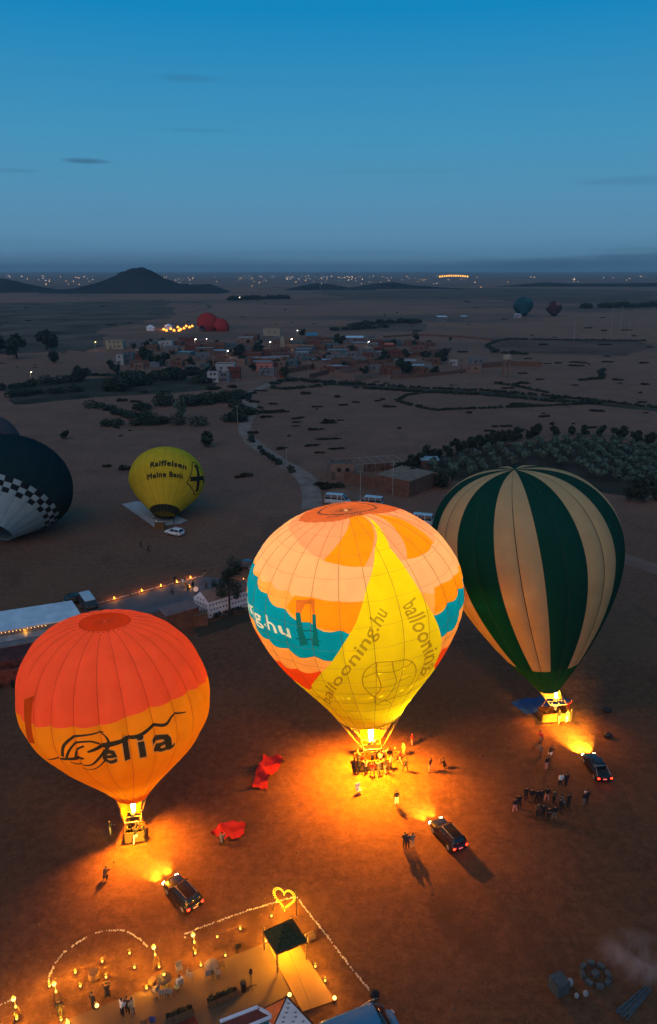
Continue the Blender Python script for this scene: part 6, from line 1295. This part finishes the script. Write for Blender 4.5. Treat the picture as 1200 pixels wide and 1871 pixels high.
t = thing('globe_lamp', 'pale balloon-like globe on a pole at the corner of the tent hall', 'lamp', at(359, 1103)); MB().tube([(0, 0, 0), (0, 0, 2.2)], .05, 6).build('pole', M_BLACK, t); MB().ball((0, 0, 2.6), .42, 2).build('globe', glow('dim_globe', (.9, .5, .4), .55), t, True)
for k, (p, lb) in enumerate((((407, 1126), 'low deck chair at the foot of the tent hall, leftmost'), ((424, 1121), 'low deck chair at the foot of the tent hall, middle'), ((440, 1117), 'low deck chair at the foot of the tent hall, rightmost'))):
    t = thing('deck_chair', lb, 'deck chair', at(*p), .3); MB().box((0, 0, .3), (1.8, .65, .08)).build('seat', M_SLAT, t); MB().box((-.8, 0, .55), (.5, .62, .07), rot=Matrix.Rotation(.8, 3, 'Y')).build('backrest', M_SLAT, t); [MB().box((x, y, .13), (.06, .06, .26)).build('leg', M_WOOD, t) for x in (-.7, .7) for y in (-.26, .26)]
patch('verge', [(350, 1150), (400, 1132), (470, 1112), (520, 1100), (520, 1112), (440, 1140), (365, 1165)], .02, M_GREENF, .3, 4)
hedge([(392, 1128), (420, 1121), (448, 1114)], 'low dark bushes along the foot of the tent hall', .5, .6)
def fire(p, label, power, s=1.0):
    t = thing('fire', label, 'fire', at(*p), 0, 'small fires of the yard'); MB().lathe([(.12, 0), (.26, .18), (.24, .22), (.05, .2)], n=10).build('bowl', M_BLACK, t)
    f = MB(); [f.lathe([(.06, .16), (.10, .32), (.05, .5), (.005, .62 + .1 * k)], (.07 * math.cos(k * 2.1), .07 * math.sin(k * 2.1), 0), 7) for k in range(3)]; f.build('flames', glow('fire_flame', (1, .34, .04), 7), t, True); t.scale = (s,) * 3; lamp('fire_light', t, (0, 0, .8), power, (1, .34, .05), .15)
for p, lb, pw in (((209, 1096), 'fire at the left end of the white yard edging', 90), ((259, 1082), 'second fire from the left on the white yard edging', 90), ((294, 1073), 'middle fire on the white yard edging', 60), ((323, 1066), 'fourth fire from the left on the white yard edging', 35), ((348, 1058), 'fire near the right end of the white yard edging', 80), ((346, 1074), 'fire with people gathered round it on the yard', 60), ((433, 1038), 'small reddish fire beside the dark car beyond the tall tree', 45), ((445, 1062), 'dim red fire half hidden right of the tall tree', 60), ((124, 1873), 'fire at the bottom edge near the person in black', 60)): fire(p, lb, pw * 1.6, .85)
# poles and street lamps
def pole(p, label, h=7, lit=None, sc=1.0, group=None, on=(1.0, .85, .6), lightw=0):
    t = thing('street_lamp' if lit else 'pole', label, 'street lamp' if lit else 'pole', at(*p), 0, group); MB().tube([(0, 0, 0), (0, 0, h)], [.11 * sc, .07 * sc], 6).build('shaft', M_POLE, t)
    if lit: MB().tube([(0, 0, h - .1), (.7, -.5, h + .1)], .05 * sc, 5).build('arm', M_POLE, t); MB().ball((.8, -.6, h + .05), 0.10 * lit, 1, sc=(1, 1, .7)).build('lamp_head', glow('street_glow_%d' % int(on[2] * 100), on, 16), t)
    else: MB().bar((-.7, 0, h - .4), (.7, 0, h - .4), .09 * sc).build('crossarm', M_POLE, t)
    if lightw: lamp('street_light', t, (.8, -.8, h - .35), lightw, on, .2)
for p, lb, h in (((524, 857), 'pole beside the lower end of the dirt road', 6.0), ((434, 773), 'pole at the left of the lower road bend', 6.5), ((434, 720), 'pole at the left of the upper road bend', 7), ((500, 700), 'pole where the road reaches the village', 8), ((564, 694), 'pole in front of the short dark wall', 9), ((485, 686), 'pole in front of the grey house by the road', 7), ((228, 676), 'pole at the left of the village lane', 6), ((310, 680), 'pole by the tiny white hut', 7), ((390, 672), 'pole left of the lamp house', 9), ((453, 810), 'short pole in the road bend', 3), ((658, 915), 'pole behind the patchwork balloon by the minibuses', 7.5), ((717, 905), 'pole at the corner of the brown compound block', 8), ((710, 695), 'pole at the right front of the village', 6), ((600, 658), 'pole in the middle of the village', 7),
                 ((1115, 612), 'leftmost of the two tall thin pylons far right', 22), ((1132, 608), 'rightmost of the two tall thin pylons far right', 22), ((1048, 621), 'thin pole beyond the fallow field', 14), ((1147, 622), 'thin pole beyond the right end of the fallow field', 14), ((585, 541), 'thin mast far out on the plain near the low hills', 25)): pole(p, lb, h, sc=1 if p[1] > 640 else 2.2)
for p, lb, h, s, on, lw in (((174, 640), 'yellow lit street lamp at the left end of the village', 5.5, 3.0, (1.0, .72, .22), 260), ((356, 636), 'white lit street lamp at the back of the village', 6, 4.5, (1, .9, .75), 500), ((376, 628), 'pinkish lit street lamp at the back of the village', 3.5, 3.2, (1, .72, .62), 150), ((415, 664), 'lamp shining over the roof of the white lamp house', 7.2, 4.0, (1, .8, .6), 420), ((492, 643), 'white lit street lamp left of the minaret', 6.5, 4.2, (1, .9, .75), 500), ((531, 639), 'orange lit street lamp right of the minaret', 7, 4.6, (1, .65, .4), 600), ((671, 644), 'white lit street lamp at the right of the village', 7, 3.2, (1, .9, .75), 350), ((57, 697), 'yellow lit pole in the fields at the left edge', 4.6, 2.4, (1, .8, .35), 160), ((542, 613), 'small lamp at the back of the village beside the blue building', 4, 3.0, (1, .9, .75), 80), ((437, 550), 'single lamp far out on the plain beyond the crimson balloons', 6, 6, (1, .85, .6), 0)): pole(p, lb, h, s, on=on, lightw=lw)
# far camp with its fires, the lit hall and the lights of the city
M_CAMPF = glow('camp_fire', (1, .30, .04), 4)
for k, (px, py) in enumerate(((299, 604), (304, 606), (312, 603), (318, 606), (325, 600), (330, 604), (336, 602), (340, 598), (346, 600), (351, 598), (327, 606), (308, 601))):
    t = thing('camp_fire', 'one of the small orange fires of the camp beside the crimson balloons', 'camp fire', at(px, py), 0, 'fires of the far camp'); MB().lathe([(.9, 0), (1.2, .8), (.9, 1.6), (.1, 2.4)], n=8).build('flames', M_CAMPF, t); MB().lathe([(1.2, -.0), (1.4, .3), (1.2, .35)], n=8).build('bowl', M_BLACK, t)
lamp('camp_light', t, (-4, -4, 5), 2600, (1, .38, .08), 1.0)
for px, py, lb, m in ((308, 602, 'white marquee among the fires of the far camp', M_TENT), (275, 604, 'small white van-like tent left of the far camp', M_TENT), (366, 605, 'dark box tent in front of the crimson balloons', M_GREYW)):
    p = at(px, py); t = thing('marquee', lb, 'tent', p); MB().box((0, 0, 1.5), (6, 5, 3)).build('tent_wall', m, t); MB().lathe([(4.2, 3.02), (.2, 5.2)], n=4).build('tent_roof', m, t)
M_CITY = glow('city_light_warm', (1.0, .52, .20), 11); M_CITY2 = glow('city_light_white', (.95, .82, .70), 6)
for nm, mt, n_, sd_ in (('city_lights', M_CITY, 120, 3), ('city_lights', M_CITY2, 100, 4)):
    r = random.Random(sd_); mb = MB()
    for _ in range(n_):
        cx = r.choice((40, 130, 330, 420, 520, 560, 620, 660, 700, 820)); px = r.gauss(cx, 55); py = 504 + abs(r.gauss(0, 6.5)) if r.random() < .7 else r.uniform(504, 526)
        if r.random() < .09: px, py = r.choice(((1050, 510), (1055, 514), (1112, 507), (1140, 511), (1145, 509), (1175, 506), (965, 504), (985, 503))); px += r.gauss(0, 6); py += r.gauss(0, 1.5)
        p = at(px, py, 4); mb.ball(p, p.y / F_PX * r.uniform(.14, .36), 1)
    tag(mb.build(nm, mt), 'scattered small lights of the distant city along the horizon', 'lights', None, 'stuff')
p = at(828, 509); t = thing('lit_hall', 'long floodlit building with a row of yellow lights on the horizon', 'building', p); sc_ = p.y / F_PX
MB().box((0, 0, 3 * sc_), (52 * sc_, 20, 6 * sc_)).build('wall', M_GREYW, t); wm = glow('hall_window', (1.0, .42, .05), 4)
for k in range(13): MB().box(((-24 + k * 4) * sc_, -10.3, (3.4 + .04 * k * (12 - k)) * sc_), (2.0 * sc_, .4, 2.6 * sc_)).build('window', wm, t)

# ------------------------------------------------------------------ smoke drifting over the lower right corner, and the evening haze
def volume(name, lo, hi, build):
    mb = MB(); c = (Vector(lo) + Vector(hi)) / 2; mb.box((0, 0, 0), Vector(hi) - Vector(lo)); m = bpy.data.materials.new(name); m.use_nodes = True; N = m.node_tree.nodes; N.clear(); o = N.new('ShaderNodeOutputMaterial'); v_ = N.new('ShaderNodeVolumePrincipled'); m.node_tree.links.new(v_.outputs[0], o.inputs['Volume']); build(m.node_tree, N, v_)
    return tag(mb.build(name, m, None, False, c), kind='stuff')
def hz(nt, N, v_): v_.inputs['Density'].default_value = 1.05e-4; v_.inputs['Color'].default_value = (.56, .70, .78, 1); v_.inputs['Anisotropy'].default_value = .2
def smk(nt, N, v_):
    tc = N.new('ShaderNodeTexCoord'); n = N.new('ShaderNodeTexNoise'); n.inputs['Scale'].default_value = .55; n.inputs['Detail'].default_value = 4; n.inputs['Distortion'].default_value = .8; nt.links.new(tc.outputs['Object'], n.inputs['Vector'])
    g_ = N.new('ShaderNodeVectorMath'); g_.operation = 'MULTIPLY'; g_.inputs[1].default_value = (.28, .36, .75); nt.links.new(tc.outputs['Object'], g_.inputs[0]); l_ = N.new('ShaderNodeVectorMath'); l_.operation = 'LENGTH'; nt.links.new(g_.outputs[0], l_.inputs[0])
    f = N.new('ShaderNodeMapRange'); f.inputs[1].default_value = 1.0; f.inputs[2].default_value = .1; nt.links.new(l_.outputs['Value'], f.inputs[0]); r = ramp_into(N, [(.42, (0, 0, 0)), (.75, (1, 1, 1))], 'LINEAR'); nt.links.new(n.outputs['Fac'], r.inputs[0])
    m_ = N.new('ShaderNodeMath'); m_.operation = 'MULTIPLY'; nt.links.new(f.outputs[0], m_.inputs[0]); nt.links.new(r.outputs[0], m_.inputs[1]); k = N.new('ShaderNodeMath'); k.operation = 'MULTIPLY'; k.inputs[1].default_value = .55; nt.links.new(m_.outputs[0], k.inputs[0]); nt.links.new(k.outputs[0], v_.inputs['Density']); v_.inputs['Color'].default_value = (.75, .75, .78, 1)
sp_ = at(1165, 1775); volume('smoke', (sp_.x - 3.6, sp_.y - 2.8, .05), (sp_.x + 3.6, sp_.y + 2.8, 2.7), smk)
HAZE = True
if HAZE: volume('haze', (-13500, -500, -1.0), (13500, FAR + 500, 130), hz)
